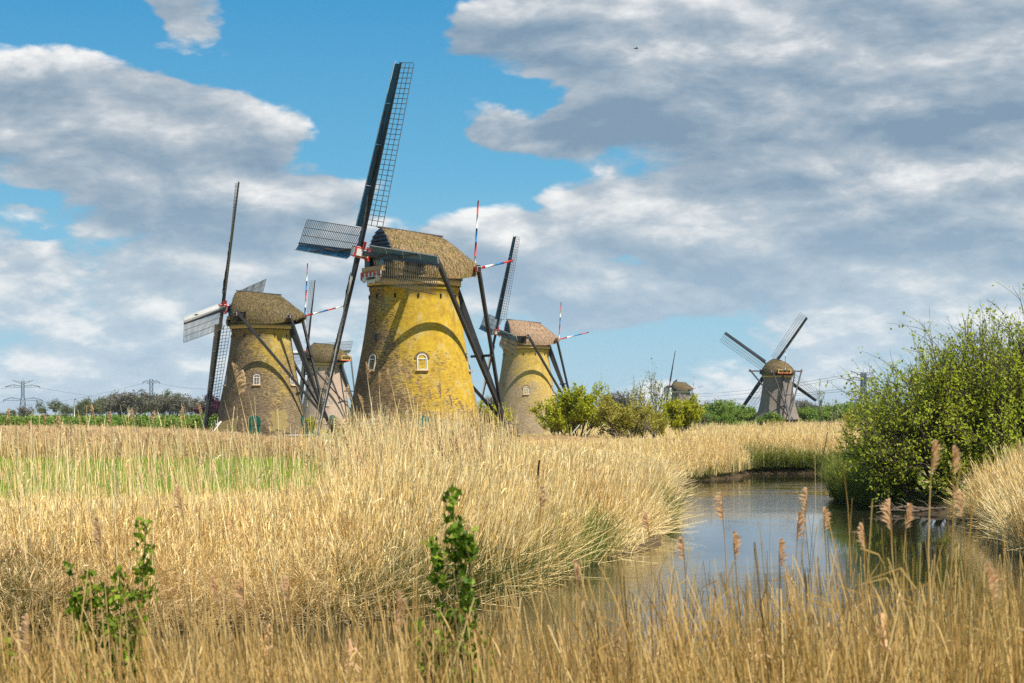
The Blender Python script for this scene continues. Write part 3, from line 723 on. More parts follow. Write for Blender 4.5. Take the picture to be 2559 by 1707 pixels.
# ------------------------------------------------------------------ reeds and grass (countless: stuff)
HID = bpy.data.collections.new('clump_sources')         # holds the clump meshes that the reed beds repeat
def clump(name, seed, n, rad, w, mats, leaf=2, plume=.15, lean=.10, bend=.18, hvar=.16, segs=2, plume_n=7, plume_w=.02):
    """a tuft of dry reeds one metre tall: bent stems as narrow strips, hanging leaves, feathery heads"""
    r = np.random.default_rng(seed); vs = []; fs = []; mi = []
    def strip(pts, ws, side, m):
        b = len(vs)
        for p, ww in zip(pts, ws): vs.append(p - side * ww / 2); vs.append(p + side * ww / 2)
        for i in range(len(pts) - 1): fs.append((b + 2 * i, b + 2 * i + 1, b + 2 * i + 3, b + 2 * i + 2)); mi.append(m)
    for _ in range(n):
        a, q = r.uniform(0, 2 * math.pi), rad * math.sqrt(r.uniform()); base = np.array([q * math.cos(a), q * math.sin(a), 0.0])
        h = max(.35, r.normal(1, hvar)); la = r.normal(0, lean, 2); be = r.normal(0, bend, 2)
        at = lambda t: base + np.array([la[0] * t + be[0] * t * t, la[1] * t + be[1] * t * t, t - .05 * t * t * (abs(be[0]) + abs(be[1]))]) * h
        f = r.uniform(0, math.pi); side = np.array([math.cos(f), math.sin(f), 0])
        ts = np.linspace(0, 1, segs + 1); strip([at(t) for t in ts], [w * (1 - .55 * t) for t in ts], side, 0)
        for _l in range(r.poisson(leaf)):
            t = r.uniform(.25, .95); p = at(t); d = r.uniform(0, 2 * math.pi); L = r.uniform(.12, .34); dv = np.array([math.cos(d), math.sin(d), 0]) * r.uniform(.25, .8); up = r.uniform(.3, 1.2)
            strip([p, p + dv * L * .5 + np.array([0, 0, up * L * .5]), p + dv * L + np.array([0, 0, (up - .18) * L])], [w * .9, w * 1.2, w * .1], np.array([-dv[1], dv[0], .3]), 0)
        if r.uniform() < plume:
            d = r.uniform(0, 2 * math.pi); dv = np.array([math.cos(d), math.sin(d), 0])
            for k in range(plume_n):
                p = at(.86 + .14 * k / plume_n); L = .09 * (1 - .5 * k / plume_n); o = dv * r.uniform(.2, 1) + r.normal(0, .35, 3) * np.array([1, 1, .3])
                strip([p, p + o * L * .55 + np.array([0, 0, .02]), p + o * L + np.array([0, 0, -.02])], [plume_w * .6, plume_w, plume_w * .2], np.array([-o[1], o[0], .5]), 1)
    return bpy.data.objects.new(name, np_mesh(name, np.array(vs), np.array(fs), mats, mi))
def scatter(name, pts, rot, scl, sources, kind='stuff'):
    me = bpy.data.meshes.new(name); me.vertices.add(len(pts)); me.vertices.foreach_set('co', np.asarray(pts, np.float32).ravel())
    for nm, arr in (('rot', rot), ('scl', scl)):
        a = me.attributes.new(nm, 'FLOAT_VECTOR', 'POINT'); a.data.foreach_set('vector', np.asarray(arr, np.float32).ravel())
    a = me.attributes.new('pick', 'INT', 'POINT'); a.data.foreach_set('value', rng.integers(0, len(sources), len(pts)).astype(np.int32))
    o = link(name, me); tag(o, kind=kind)
    c = bpy.data.collections.new(name + '_sources')
    for s_ in sources: c.objects.link(s_)
    g = bpy.data.node_groups.new(name + '_nodes', 'GeometryNodeTree')
    g.interface.new_socket('Geometry', in_out='INPUT', socket_type='NodeSocketGeometry'); g.interface.new_socket('Geometry', in_out='OUTPUT', socket_type='NodeSocketGeometry')
    n = g.nodes; l = g.links; gi, go = n.new('NodeGroupInput'), n.new('NodeGroupOutput')
    ci = n.new('GeometryNodeCollectionInfo'); ci.inputs['Collection'].default_value = c; ci.inputs['Separate Children'].default_value = True; ci.inputs['Reset Children'].default_value = True
    ip = n.new('GeometryNodeInstanceOnPoints'); ip.inputs['Pick Instance'].default_value = True
    def att(nm, typ):
        a = n.new('GeometryNodeInputNamedAttribute'); a.data_type = typ; a.inputs['Name'].default_value = nm; return a.outputs['Attribute']
    l.new(gi.outputs[0], ip.inputs['Points']); l.new(ci.outputs[0], ip.inputs['Instance']); l.new(att('pick', 'INT'), ip.inputs['Instance Index'])
    er = n.new('FunctionNodeEulerToRotation'); l.new(att('rot', 'FLOAT_VECTOR'), er.inputs[0]); l.new(er.outputs[0], ip.inputs['Rotation'])
    l.new(att('scl', 'FLOAT_VECTOR'), ip.inputs['Scale']); l.new(ip.outputs[0], go.inputs[0])
    md = o.modifiers.new('scatter', 'NODES'); md.node_group = g
    return o
def region(n, px0, px1, d0, d1, dry=.25):
    """points spread evenly over the land between two bearings and two distances"""
    k = (px1 - 1279.5) / F_PX - (px0 - 1279.5) / F_PX
    y = np.sqrt(rng.uniform(d0 * d0, d1 * d1, n)); x = ((px0 - 1279.5) / F_PX + k * rng.uniform(0, 1, n)) * y
    d = sd_water(x, y); ok = d > dry; x, y, d = x[ok], y[ok], d[ok]
    return x, y, d, x / y * F_PX + 1279.5
def fbm2(x, y, s, seed=0):
    r = np.random.default_rng(seed); v = 0
    for o in range(4):
        a = r.uniform(0, 6.28, 6); k = s * 2 ** o
        v = v + sum(np.sin(x * k * math.cos(q) + y * k * math.sin(q) + q * 7) for q in a) / 6 / 1.6 ** o
    return v
def lay(name, x, y, h, sources, lean=(0, 0), jit=.08, wid=1.0, yaw=True):
    z = gz(x, y) - .03; n = len(x)
    yw = rng.uniform(0, 6.28, n) if yaw else np.zeros(n)
    # lean is given as sideways and away tilt, turned into the clump's own frame after its spin
    lx = lean[0] + rng.normal(0, jit, n) + jit * 1.3 * fbm2(x, y, .55, 33); ly = lean[1] + rng.normal(0, jit, n)
    rot = np.stack([-ly, lx, np.zeros(n)], 1)
    out = np.empty((n, 3))
    for i in range(n):
        e = (Matrix.Rotation(rot[i, 1], 3, 'Y') @ Matrix.Rotation(rot[i, 0], 3, 'X') @ Matrix.Rotation(yw[i], 3, 'Z')).to_euler(); out[i] = e
    w = np.broadcast_to(np.asarray(wid, float), (n,))
    return scatter(name, np.stack([x, y, z], 1), out, np.stack([w, w, h], 1), sources)

S1 = [M['straw'], M['plume']]; S2 = [M['straw_brown'], M['plume']]; S3 = [M['straw_near'], M['plume_near']]
mid_src = [clump('mid_clump', 10 + i, 30, .46, .022, S1, leaf=1.0, plume=.04, lean=.06, bend=.14, hvar=.20) for i in range(6)]
messy_src = [clump('messy_clump', 30 + i, 34, .45, .018, S1, leaf=.8, plume=.0, lean=.30, bend=.30, hvar=.25) for i in range(4)]
# left part of the middle bed: waist-high, thinning out towards the meadow
x, y, d, p = region(5200, -120, 960, 31, 54)
keep = rng.uniform(0, 1, len(x)) < np.clip(1.15 - (y - 36) / 17, .05, 1) ** 1.2; x, y, d, p = x[keep], y[keep], d[keep], p[keep]
hgt = np.interp(d, [0, 1.2, 3, 6, 12], [.75, 1.05, 1.2, 1.05, .85]) * (1 + .12 * fbm2(x, y, .5, 1)) * np.interp(p, [0, 760, 900], [1, 1, 1.18])
old_src = [clump('old_clump', 180 + i, 30, .5, .022, S2, leaf=1.2, plume=.05, lean=.10, bend=.18, hvar=.22) for i in range(4)]
o_ = fbm2(x, y, .45, 21) > .28; reed_l = lay('reed_bed', x[~o_], y[~o_], hgt[~o_], mid_src, (-.02, 0), .07); lay('reed_bed', x[o_], y[o_], hgt[o_] * .9, old_src, (-.02, 0), .10)
# tall middle mound along the channel
x, y, d, p = region(9000, 830, 1720, 36, 112, .15)
keep = ((d > .9) | (y < 48)) & (rng.uniform(0, 1, len(x)) < np.clip(1.3 - (y - 60) / 70, .25, 1)); x, y, d, p = x[keep], y[keep], d[keep], p[keep]
hgt = np.minimum(np.interp(p, [830, 920, 1050, 1350, 1600, 1720], [1.2, 1.6, 2.2, 2.3, 2.0, 1.7]), (wz(np.interp(p, [830, 900, 1050, 1250, 1450, 1600, 1690], [1215, 1155, 1124, 1116, 1122, 1128, 1148]), y) - gz(x, y)) * .84) * np.interp(d, [0, .8, 2.5, 5], [.62, .8, .95, 1]) * (1 + .10 * fbm2(x, y, .4, 2))
o_ = fbm2(x, y, .35, 22) > .30; lay('reed_bed', x[o_], y[o_], hgt[o_] * .88, [clump('old_tall_clump', 190 + i, 30, .5, .022, S2, leaf=1.2, plume=.05, lean=.10, bend=.2, hvar=.2) for i in range(4)], (.10, -.03), .12); x, y, hgt = x[~o_], y[~o_], hgt[~o_]
reed_m = lay('reed_bed', x, y, hgt, [clump('tall_clump', 50 + i, 32, .50, .022, S1, leaf=1.0, plume=.04, lean=.06, bend=.16, hvar=.14) for i in range(6)], (.10, -.03), .08)
# fallen and windblown stems on the water's edge
x, y, d, p = region(9000, 700, 1720, 33, 112, .02); keep = (d < 1.6) & ((y < 52) | (d > .45)); x, y, d = x[keep], y[keep], d[keep]
reed_e = lay('fallen_reeds', x, y, rng.uniform(.5, 1.15, len(x)), messy_src, (.28, -.22), .25)
x, y, d, p = region(3000, -100, 900, 31, 40, .02); keep = (d < 1.4) & (rng.uniform(0, 1, len(x)) < .7); x, y, d = x[keep], y[keep], d[keep]
reed_e2 = lay('fallen_reeds', x, y, rng.uniform(.3, .8, len(x)), [clump('low_clump', 70 + i, 36, .45, .012, S2, leaf=2.5, plume=0, lean=.3, bend=.4, hvar=.3) for i in range(3)], (.05, -.3), .3)
# stray stems standing well above the rest
x, y, d, p = region(130, -100, 860, 33, 62); x2, y2, d2, p2 = region(700, 850, 1270, 42, 80); x, y = np.append(x, x2), np.append(y, y2); reed_t = lay('stray_reeds', x, y, rng.uniform(1.9, 3.1, len(x)), [clump('stray_clump', 80 + i, 6, .6, .019, S1, leaf=1.2, plume=.40, lean=.12, bend=.10, hvar=.12) for i in range(5)], (-.04, 0), .08)
# green shoots at the foot of the beds
gs = [clump('shoot_clump', 90 + i, 40, .35, .016, [M['darkgrass'], M['darkgrass']], leaf=1, plume=0, lean=.25, bend=.35, hvar=.3) for i in range(4)]
x, y, d, p = region(5000, -100, 1300, 31, 46, .02); keep = (d < 1.5) & (fbm2(x, y, .6, 4) > -.12); x, y = x[keep], y[keep]
lay('bank_grass', x, y, rng.uniform(.3, .95, len(x)), gs, (0, -.15), .2)
sg = [clump('sedge_clump', 95 + i, 42, .45, .018, [M['sedge'], M['sedge']], leaf=1, plume=0, lean=.16, bend=.28, hvar=.25) for i in range(4)]
x, y, d, p = region(9000, 1200, 1720, 38, 112, .02); keep = (d < 1.2) & (fbm2(x, y, .35, 5) > .42); x, y = x[keep], y[keep]
lay('sedge', x, y, rng.uniform(.4, .95, len(x)), sg, (.1, -.1), .15)
# meadow
gm = [clump('grass_clump', 100 + i, 60, .7, .022, [M['grass'], M['grass']], leaf=0, plume=0, lean=.3, bend=.5, hvar=.3) for i in range(3)]
x, y, d, p = region(5500, -60, 1040, 52, 114); lay('meadow_grass', x, y, rng.uniform(.16, .34, len(x)), gm, (0, 0), .1)
x, y, d, p = region(230, -60, 1040, 50, 100); lay('thin_reeds', x, y, rng.uniform(.7, 1.5, len(x)), mid_src_t := [clump('thin_clump', 110 + i, 7, .9, .012, S1, leaf=1.2, plume=.1, lean=.12, bend=.15, hvar=.3) for i in range(4)], (0, 0), .08)
# brown band before the mills
far_src = [clump('far_clump', 120 + i, 70, 1.1, .026, S2, leaf=1.0, plume=.5, lean=.06, bend=.10, hvar=.16, plume_n=3, plume_w=.05) for i in range(5)]
x, y, d, p = region(4600, -80, 1000, 112, 215); keep = ~((np.abs(p - 1035) < 190) & (y > 133)); x, y, p = x[keep], y[keep], p[keep]
hgt = np.minimum(np.interp(y, [112, 125, 215], [1.3, 1.7, 1.9]), (wz(np.interp(p, [0, 300, 480, 620, 800, 1000], [1068, 1072, 1080, 1092, 1102, 1118]), y) - gz(x, y)) * .86) * (1 + .14 * fbm2(x, y, .12, 6))
lay('reed_belt', x, y, hgt, far_src, (0, 0), .05, 1.15)
x, y, d, p = region(1800, 840, 1420, 108, 134); lay('reed_belt', x, y, np.minimum(rng.uniform(1.3, 1.7, len(x)), (wz(np.interp(p, [840, 1000, 1200, 1420], [1126, 1120, 1108, 1108]), y) - gz(x, y)) * .84), mid_src, (.05, 0), .06, 1.5)
x, y, d, p = region(900, 1180, 1500, 134, 178); lay('reed_belt', x, y, rng.uniform(.5, .8, len(x)), far_src, (.05, 0), .06, 1.2)
far_pale = [clump('pale_far_clump', 130 + i, 70, 1.1, .026, S1, leaf=1.0, plume=.15, lean=.06, bend=.12, hvar=.18, plume_n=3, plume_w=.05) for i in range(5)]
x, y, d, p = region(6500, 1380, 2250, 106, 400, .1); keep = ~((y > 300) & (p > 1880)); x, y, d, p = x[keep], y[keep], d[keep], p[keep]
hgt = np.minimum(np.where(d < 3, 1.25, 1.5) * (1 + .15 * fbm2(x, y, .10, 8)), np.maximum(.45, (wz(np.interp(p, [1380, 1700, 1760, 2100], [1106, 1096, 1072, 1065]), y) - gz(x, y)) * .9))
lay('reed_field', x, y, hgt, far_pale, (0, 0), .06, 1.1)
x, y, d, p = region(700, 1930, 2110, 235, 300); lay('reed_field', x, y, (wz(1060, y) - gz(x, y)) * rng.uniform(.8, .95, len(x)), far_src, (0, 0), .04, 1.1)
x, y, d, p = region(3000, 1840, 2180, 119, 128, .02); keep = d < 2.0; x, y, p = x[keep], y[keep], p[keep]
lay('sedge', x, y, rng.uniform(.5, .95, len(x)) * np.interp(p, [1840, 1960, 2100], [1.1, .95, .7]), sg, (0, 0), .08, 1.2)
x, y, d, p = region(3800, 1670, 2180, 103, 131, .03); keep = d < 4; x, y, d = x[keep], y[keep], d[keep]; lay('reed_field', x, y, rng.uniform(1.0, 1.5, len(x)) * np.interp(d, [0, 1], [.75, 1]), mid_src, (0, 0), .08, 1.25)
x, y, d, p = region(3000, 1670, 2180, 103, 131, .0); keep = d < .6; lay('bank_grass', x[keep], y[keep], rng.uniform(.2, .4, keep.sum()), gs, (0, -.1), .2, 1.3)
# right bank
x, y, d, p = region(2600, 2485, 2900, 50, 68, .05); lay('reed_bed', x, y, rng.uniform(1.4, 2.1, len(x)) * np.interp(d, [0, 1, 3], [.6, .8, 1]), mid_src, (-.12, -.05), .12)
x, y, d, p = region(1500, 2440, 2800, 50, 70, .02); keep = d < 1.5; lay('fallen_reeds', x[keep], y[keep], rng.uniform(.5, 1.1, keep.sum()), messy_src, (-.3, -.2), .25)
x, y, d, p = region(2600, 2080, 2260, 78, 98, .05); lay('sedge', x, y, rng.uniform(.8, 1.5, len(x)), sg, (-.05, 0), .1)
x, y, d, p = region(500, 2060, 2300, 74, 92, .02); keep = d < 1.3; lay('bank_grass', x[keep], y[keep], rng.uniform(.15, .3, keep.sum()), gs, (0, -.1), .2)

# near bank: the reeds the camera looks through
near_src = [clump('near_clump', 150 + i, 13, .38, .0100, S3, leaf=.5, plume=.02, lean=.06, bend=.10, hvar=.11, segs=4, plume_n=16, plume_w=.013) for i in range(8)]
x, y, d, p = region(620, -150, 2720, 7.5, 16.5, .1)
top = np.interp(p, [0, 300, 700, 1000, 1300, 1600, 2000, 2559], [1630, 1660, 1620, 1650, 1640, 1600, 1560, 1520]) + rng.normal(0, 85, len(x))
zt = CAM_Z - (top - HOR) / F_PX * y; h = zt - gz(x, y); keep = (h > .5) & (rng.uniform(0, 1, len(x)) < np.interp(p, [0, 1000, 1700, 2559], [.9, .85, .8, .95])); x, y, h = x[keep], y[keep], h[keep]
lay('near_reeds', x, y, h, near_src, (-.06, 0), .05)
x, y, d, p = region(640, -150, 2720, 7.0, 13, .1); top = np.interp(p, [0, 1000, 1700, 2559], [1680, 1690, 1640, 1600]) + rng.normal(0, 40, len(x)); h = wz(top, y) - gz(x, y); keep = h > .5
lay('near_reeds', x[keep], y[keep], h[keep], [clump('low_near_clump', 400 + i, 13, .36, .009, S3, leaf=.6, plume=0, lean=.07, bend=.12, hvar=.14, segs=4) for i in range(5)], (-.05, 0), .06)

# ------------------------------------------------------------------ trees and bushes
def tubes_mesh(name, tubes, mat):
    b = MB()
    for pts, rad, n in tubes: b.tube(pts, rad, n, cap=False)
    return b.mesh(name, mat)
def leaves_mesh(name, pts, size, mat, r, flat=.4, aspect=.5):
    """one small folded leaf at every point"""
    n = len(pts); pts = np.asarray(pts, float)
    a = r.normal(0, 1, (n, 3)); a[:, 2] += flat; a /= np.linalg.norm(a, axis=1)[:, None]
    c = np.cross(a, r.normal(0, 1, (n, 3))); c /= np.linalg.norm(c, axis=1)[:, None] + 1e-9
    L = size * r.uniform(.6, 1.3, n)[:, None]; up = np.cross(a, c) * L * .12
    v = np.stack([pts - a * L * .5, pts + c * L * aspect * .5 + up, pts + a * L * .5, pts - c * L * aspect * .5 + up], 1).reshape(-1, 3)
    f = np.arange(4 * n).reshape(-1, 4); return np_mesh(name, v, f, mat)
def grow(r, tubes, twigs, p, d, L, rad, lev, maxlev, spread, kids, up=.15, wob=.16, sides=5):
    n = 4; pts = [Vector(p)]; d = Vector(d).normalized()
    for i in range(n):
        d = (d + Vector(r.normal(0, wob, 3)) + Vector((0, 0, up * .3))).normalized(); pts.append(pts[-1] + d * L / n)
    tubes.append((pts, [rad * (1 - .6 * i / n) for i in range(n + 1)], max(3, sides - lev)))
    if lev >= maxlev: twigs.append(pts); return
    if lev >= maxlev - 1: twigs.append(pts[2:])
    for _ in range(kids[lev]):
        t = r.uniform(.35, 1.0) * n; i = min(int(t), n - 1); q = pts[i].lerp(pts[i + 1], t - i)
        e = Vector(r.normal(0, 1, 3)); e = (e - d * e.dot(d)).normalized()
        nd = (d + e * r.uniform(.5, 1.0) * spread + Vector((0, 0, up))).normalized()
        grow(r, tubes, twigs, q, nd, L * r.uniform(.5, .78), rad * .5, lev + 1, maxlev, spread, kids, up, wob, sides)
def twig_points(r, twigs, per, jit):
    out = []
    for pts in twigs:
        for _ in range(per):
            t = r.uniform(0, len(pts) - 1.001); i = int(t); q = pts[i].lerp(pts[i + 1], t - i); out.append((q.x, q.y, q.z))
    out = np.array(out); return out + r.normal(0, jit, out.shape)
class Tree:
    """trunk with its limbs, and the crown, both as shared meshes"""
    def __init__(s, seed, height, stems, maxlev, kids, spread, per, size, leaf, trunk_r=.16, up=.15, jit=.15, fan=.35, first=.5, bark='bark', squash=(1, 1, 1), wob=.16, foot=.25):
        r = np.random.default_rng(seed); tubes = []; twigs = []
        for k in range(stems):
            a = 6.283 * k / stems + r.uniform(-.4, .4); f = fan * r.uniform(.4, 1.2) if stems > 1 else .05
            grow(r, tubes, twigs, (math.cos(a) * foot * (stems > 1), math.sin(a) * foot * (stems > 1), -.15), (math.cos(a) * f, math.sin(a) * f, 1), height * first * r.uniform(.8, 1.1), trunk_r, 0, maxlev, spread, kids, up, wob)
        pt = twig_points(r, twigs, per, jit)
        top = np.percentile(pt[:, 2], 99.5); k = height / top
        S = np.array(squash) * k
        tubes = [([Vector((p.x * S[0], p.y * S[1], p.z * S[2])) for p in pts], rd, n) for pts, rd, n in tubes]
        s.trunk = tubes_mesh('trunk', tubes, M[bark]); s.crown = leaves_mesh('crown', pt * S, size, M[leaf], r)
    def put(s, name, px, D, label, cat='tree', group=None, scale=1.0, rz=0.0, sx=None, z=None):
        x = wx(px, D); o = empty(name, (x, D, float(gz(x, D)) - .05 if z is None else z), rz); o.scale = (sx or scale, sx or scale, scale); tag(o, label, cat, group)
        link('trunk', s.trunk, o); link('crown', s.crown, o); return o

# the big willow on the right bank: many stems fanning out from the water's edge
r = np.random.default_rng(5); tubes = []; twigs = []
for k in range(46):
    bx, by = r.uniform(-3.6, 5.2), r.uniform(-1.2, 2.4); lean_x = (bx - 1.2) * .20 + r.normal(0, .16)
    hh = np.interp(bx, [-3.6, -1.8, .6, 5.2], [.58, .84, 1.03, 1.22]) * r.uniform(.8, 1.08)
    grow(r, tubes, twigs, (bx, by, -.2), (lean_x - .08, r.normal(-.05, .2), 1), 3.75 * hh, .085, 0, 3, .85, [7, 5, 4], .10, .15)
for k in range(34):   # low skirts hanging over the water
    bx = r.uniform(-3.6, 3.6); a = r.uniform(0, 6.28)
    grow(r, tubes, twigs, (bx, r.uniform(-1.6, .5), .1), (math.cos(a), -abs(math.sin(a)), r.uniform(.15, .9)), 1.7, .04, 1, 3, .8, [4, 4, 3], .08, .2)
pt = twig_points(r, twigs, 13, .10)
tubes = [t_ for t_ in tubes if max(q.z for q in t_[0]) < 8.5]; pt = pt[pt[:, 2] < 8.5]
will = empty('willow_bush', (wx(2515, 76), 76.5, float(gz(wx(2515, 76), 76.5)) - .05)); tag(will, 'big light green willow thicket leaning over the water on the right bank', 'bush')
# drop most leaves of the airy upper left, keep the lower skirts thick
keepw = r.uniform(0, 1, len(pt)) < np.interp(pt[:, 2] - .28 * pt[:, 0], [0, 1.8, 3.4, 8], [.9, .80, .44, .36])
link('trunk', tubes_mesh('trunk', tubes, M['bark']), will); link('crown', leaves_mesh('crown', pt[keepw], .135, M['leaf_willow'], r, aspect=.6), will)
for i, (px, D, L, a) in enumerate(((2225, 74.0, 2.2, .1), (2290, 72.5, 2.9, -.05))):
    b = MB(); x = wx(px, D); p = [Vector((0, 0, 0))]
    for k in range(7): p.append(p[-1] + Vector((-L / 7, -.12 + .08 * math.sin(k * 2 + i), .07 * math.sin(k * 1.7 + i) + a * .1)))
    b.tube(p, [.075 * (1 - .1 * k) for k in range(8)], 7)
    for k in (2, 4, 5): b.tube([p[k], p[k] + Vector((-.25, -.1, .25)), p[k] + Vector((-.5, -.05, .33))], [.03, .02, .008], 5)
    o = b.obj('fallen_branch', M['dead']); o.location = (x + 1.3, D, .10); tag(o, ('short dead branch poking out from under the willow over the water', 'longer dead branch lying low on the water under the willow')[i], 'branch')

yb = Tree(21, 5.2, 9, 3, [5, 4, 3], .75, 12, .26, 'leaf_yellow', .07, fan=.45, first=.55, jit=.12)
yb2 = Tree(22, 4.4, 8, 3, [5, 4, 3], .9, 11, .24, 'leaf_olive', .09, fan=.6, first=.5, jit=.12)
yb3 = Tree(23, 3.9, 7, 3, [5, 4, 3], .8, 13, .22, 'leaf_yellow', .06, fan=.35, first=.55, jit=.11, squash=(.8, .8, 1))
G = 'yellow-green willows beside the mills'
yb.put('willow_bush', 1440, 172, 'bright yellow-green bush touching the tail of the yellow windmill', 'bush', G, 1.0)
yb2.put('willow_bush', 1548, 166, 'wide olive-brown bush in leaf bud with dark crooked boughs below', 'bush', G, 1.0, 1.0)
yb2.put('willow_bush', 1622, 176, 'low olive bush under the tall airy sapling', 'bush', G, .82, 2.6)
yb3.put('willow_bush', 1706, 182, 'egg-shaped bright yellow willow in front of the tiny far windmill', 'bush', G, 1.12, .4)
yb.put('willow_bush', 1395, 190, 'smaller yellow bush at the foot of the yellow windmill', 'bush', G, .66, 2.0)
yb3.put('willow_bush', 1230, 158, 'thin yellow-green bush between the golden windmill and its tail pole', 'bush', G, .92, 4.0)
yb3.put('willow_bush', 1208, 168, 'small yellow-green bush right against the golden windmill', 'bush', G, .62, 1.2)
yb3.put('willow_bush', 768, 225, 'small round yellow-green bush beside the brown windmill', 'bush', G, .60, 1.2)
yb3.put('willow_bush', 880, 225, 'low yellow-green bush in front of the pale pink windmill', 'bush', G, .50, 3.2)
ct = Tree(24, 3.0, 3, 3, [3, 3, 2], 1.1, 1, .16, 'leaf_olive', .14, fan=1.1, first=.55, jit=.06, bark='dead', up=.02, wob=.25)
ct.put('crooked_tree', 1694, 158, 'nearly leafless crooked little tree with dark forked boughs before the yellow willow', 'tree', None, 1.15, .5)
ct.put('crooked_tree', 1556, 160, 'short gnarled dark trunk below the olive-brown bush', 'tree', None, .8, 2.2)
sp = Tree(25, 8.0, 3, 3, [7, 4, 2], .45, 3, .24, 'leaf_pale', .06, fan=.16, first=.62, jit=.10, up=.3)
sp.put('sapling', 1640, 210, 'tall airy sapling with sparse pale leaves left of the tiny far windmill', 'tree', None, 1.0)
sp2 = Tree(26, 5.0, 2, 2, [6, 3], .45, 5, .22, 'leaf_pale', .05, fan=.12, first=.7, jit=.08, up=.3)
sp2.put('sapling', 2060, 230, 'thin young sapling right of the grey windmill sail', 'tree', None, 1.35)
gb = [Tree(30 + i, 5.0, 8, 3, [5, 4, 3], .8, 8, .42, 'leaf_mid', .08, fan=.5, first=.55, jit=.25) for i in range(3)]
GB = 'green bushes around the grey windmill'
for i, (px, D, s_, lb) in enumerate(((1752, 420, .85, 'green bush behind the yellow willow, leftmost of its row'), (1793, 425, 1.12, 'tallest green bush left of the grey windmill'), (1832, 430, 1.0, 'green bush under the lower left sail of the grey windmill'), (1872, 455, .82, 'green bush just left of the grey windmill base'),
        (1765, 390, .55, 'low green bush in front of the row left of the grey windmill'), (1815, 385, .60, 'dark low bush in front of the tallest green bush'), (1925, 400, .62, 'small round bush against the foot of the grey windmill'), (2020, 440, .85, 'green bush right of the grey windmill'), (2052, 420, .78, 'green bush under the thin sapling'),
        (2085, 430, .95, 'green bush by the dark footbridge'), (2118, 400, 1.0, 'green bush between the footbridge and the big willow'), (2160, 390, 1.1, 'green bush partly behind the big willow'))):
    gb[i % 3].put('green_bush', px, D, lb, 'bush', GB, s_, i * 1.3, s_ * 1.25)
yb2.put('willow_bush', 2150, 140, 'yellowish bush growing from the reeds left of the big willow', 'bush', None, .62, 1.0, .75)
yb2.put('willow_bush', 1942, 170, 'small spindly yellow bush in the reeds before the grey windmill', 'bush', None, .52, 2.0)
# hedge belt and wood on the left horizon
hb = [Tree(40 + i, 3.2, 9, 2, [6, 4], 1.0, 14, .42, 'leaf_mid', .06, fan=.7, first=.5, jit=.28) for i in range(3)]
HB = ['at the very left edge of the green belt', 'left of the first pylon foot in the green belt', 'below the first pylon in the green belt', 'just right of the first pylon in the green belt', 'below the lone round tree, left one', 'below the lone round tree, right one', 'under the gap before the wood', 'at the foot of the first white lamp post', 'right of the first white lamp post',
      'between the two white lamp posts, left one', 'between the two white lamp posts, right one', 'at the foot of the second white lamp post', 'right of the second white lamp post', 'under the thin far pylon, left one', 'under the thin far pylon, right one', 'under the last trees of the wood', 'left of the brown windmill lower sail', 'behind the brown windmill lower sail', 'under the purple tree', 'right of the purple tree by the brown windmill']
for i in range(20):
    px = -30 + i * 29 + 8 * math.sin(i * 2.3); D = 300 + 26 * math.sin(i * 1.9)
    hb[i % 3].put('hedge_bush', px, D, 'hedge bush %s' % HB[i], 'bush', 'bushes of the green belt under the wood', .72 + .12 * math.sin(i * 3.1), i * 1.7, 1.2)
ft = [Tree(50 + i, 10.5, 3, 3, [6, 4, 3], .75, 9, .62, lf, .16, fan=.3, first=.5, jit=.35) for i, lf in enumerate(('leaf_far', 'leaf_bare', 'leaf_far', 'leaf_bare'))]
WOOD = [(-14, .50, 0), (24, .52, 2), (68, .62, 1), (112, .30, 1), (135, .92, 0), (160, .34, 3), (188, .80, 2), (205, .62, 1), (228, .94, 0), (246, .84, 3), (268, 1.06, 2), (290, .98, 1), (305, 1.18, 3), (330, 1.04, 0), (345, 1.2, 1), (366, 1.1, 2), (385, 1.16, 3), (402, 1.0, 1), (420, 1.22, 2), (436, 1.08, 3), (455, 1.04, 1), (474, .96, 3), (495, .9, 1), (520, .86, 3), (545, .9, 1), (572, .82, 3), (600, .8, 1)]
KIND = ['sparse greyish green tree', 'bare brown tree', 'rounded green tree', 'bare reddish tree']
POS = ['at the left edge of the far wood', 'in the gap before the far wood', 'on the left shoulder of the far wood', 'in the middle of the far wood', 'on the right shoulder of the far wood', 'behind the brown windmill']
WH = [POS[0 if q[0] < 100 else 1 if q[0] < 180 else 2 if q[0] < 270 else 3 if q[0] < 400 else 4 if q[0] < 500 else 5] for q in WOOD]
ORD = ['', 'first', 'second', 'third', 'fourth', 'fifth', 'sixth', 'seventh', 'eighth']
for i, (px, s_, k) in enumerate(WOOD):
    where = POS[0 if px < 100 else 1 if px < 180 else 2 if px < 270 else 3 if px < 400 else 4 if px < 500 else 5]
    ft[k].put('far_tree', px, 700 + 30 * math.sin(i * 2.1), '%s, %s from the left %s' % (KIND[k], ORD[WH[:i + 1].count(where)], where), 'tree', 'trees of the far wood', s_ * .84, i * 1.1, s_ * 1.0)
pt_ = Tree(60, 6.0, 5, 3, [5, 4, 3], .8, 12, .5, 'leaf_purple', .12, fan=.5, first=.5, jit=.25)
pt_.put('purple_tree', 545, 330, 'dark purple-leaved tree between the sails and the brown windmill', 'tree', None, .95, 0, 1.25)
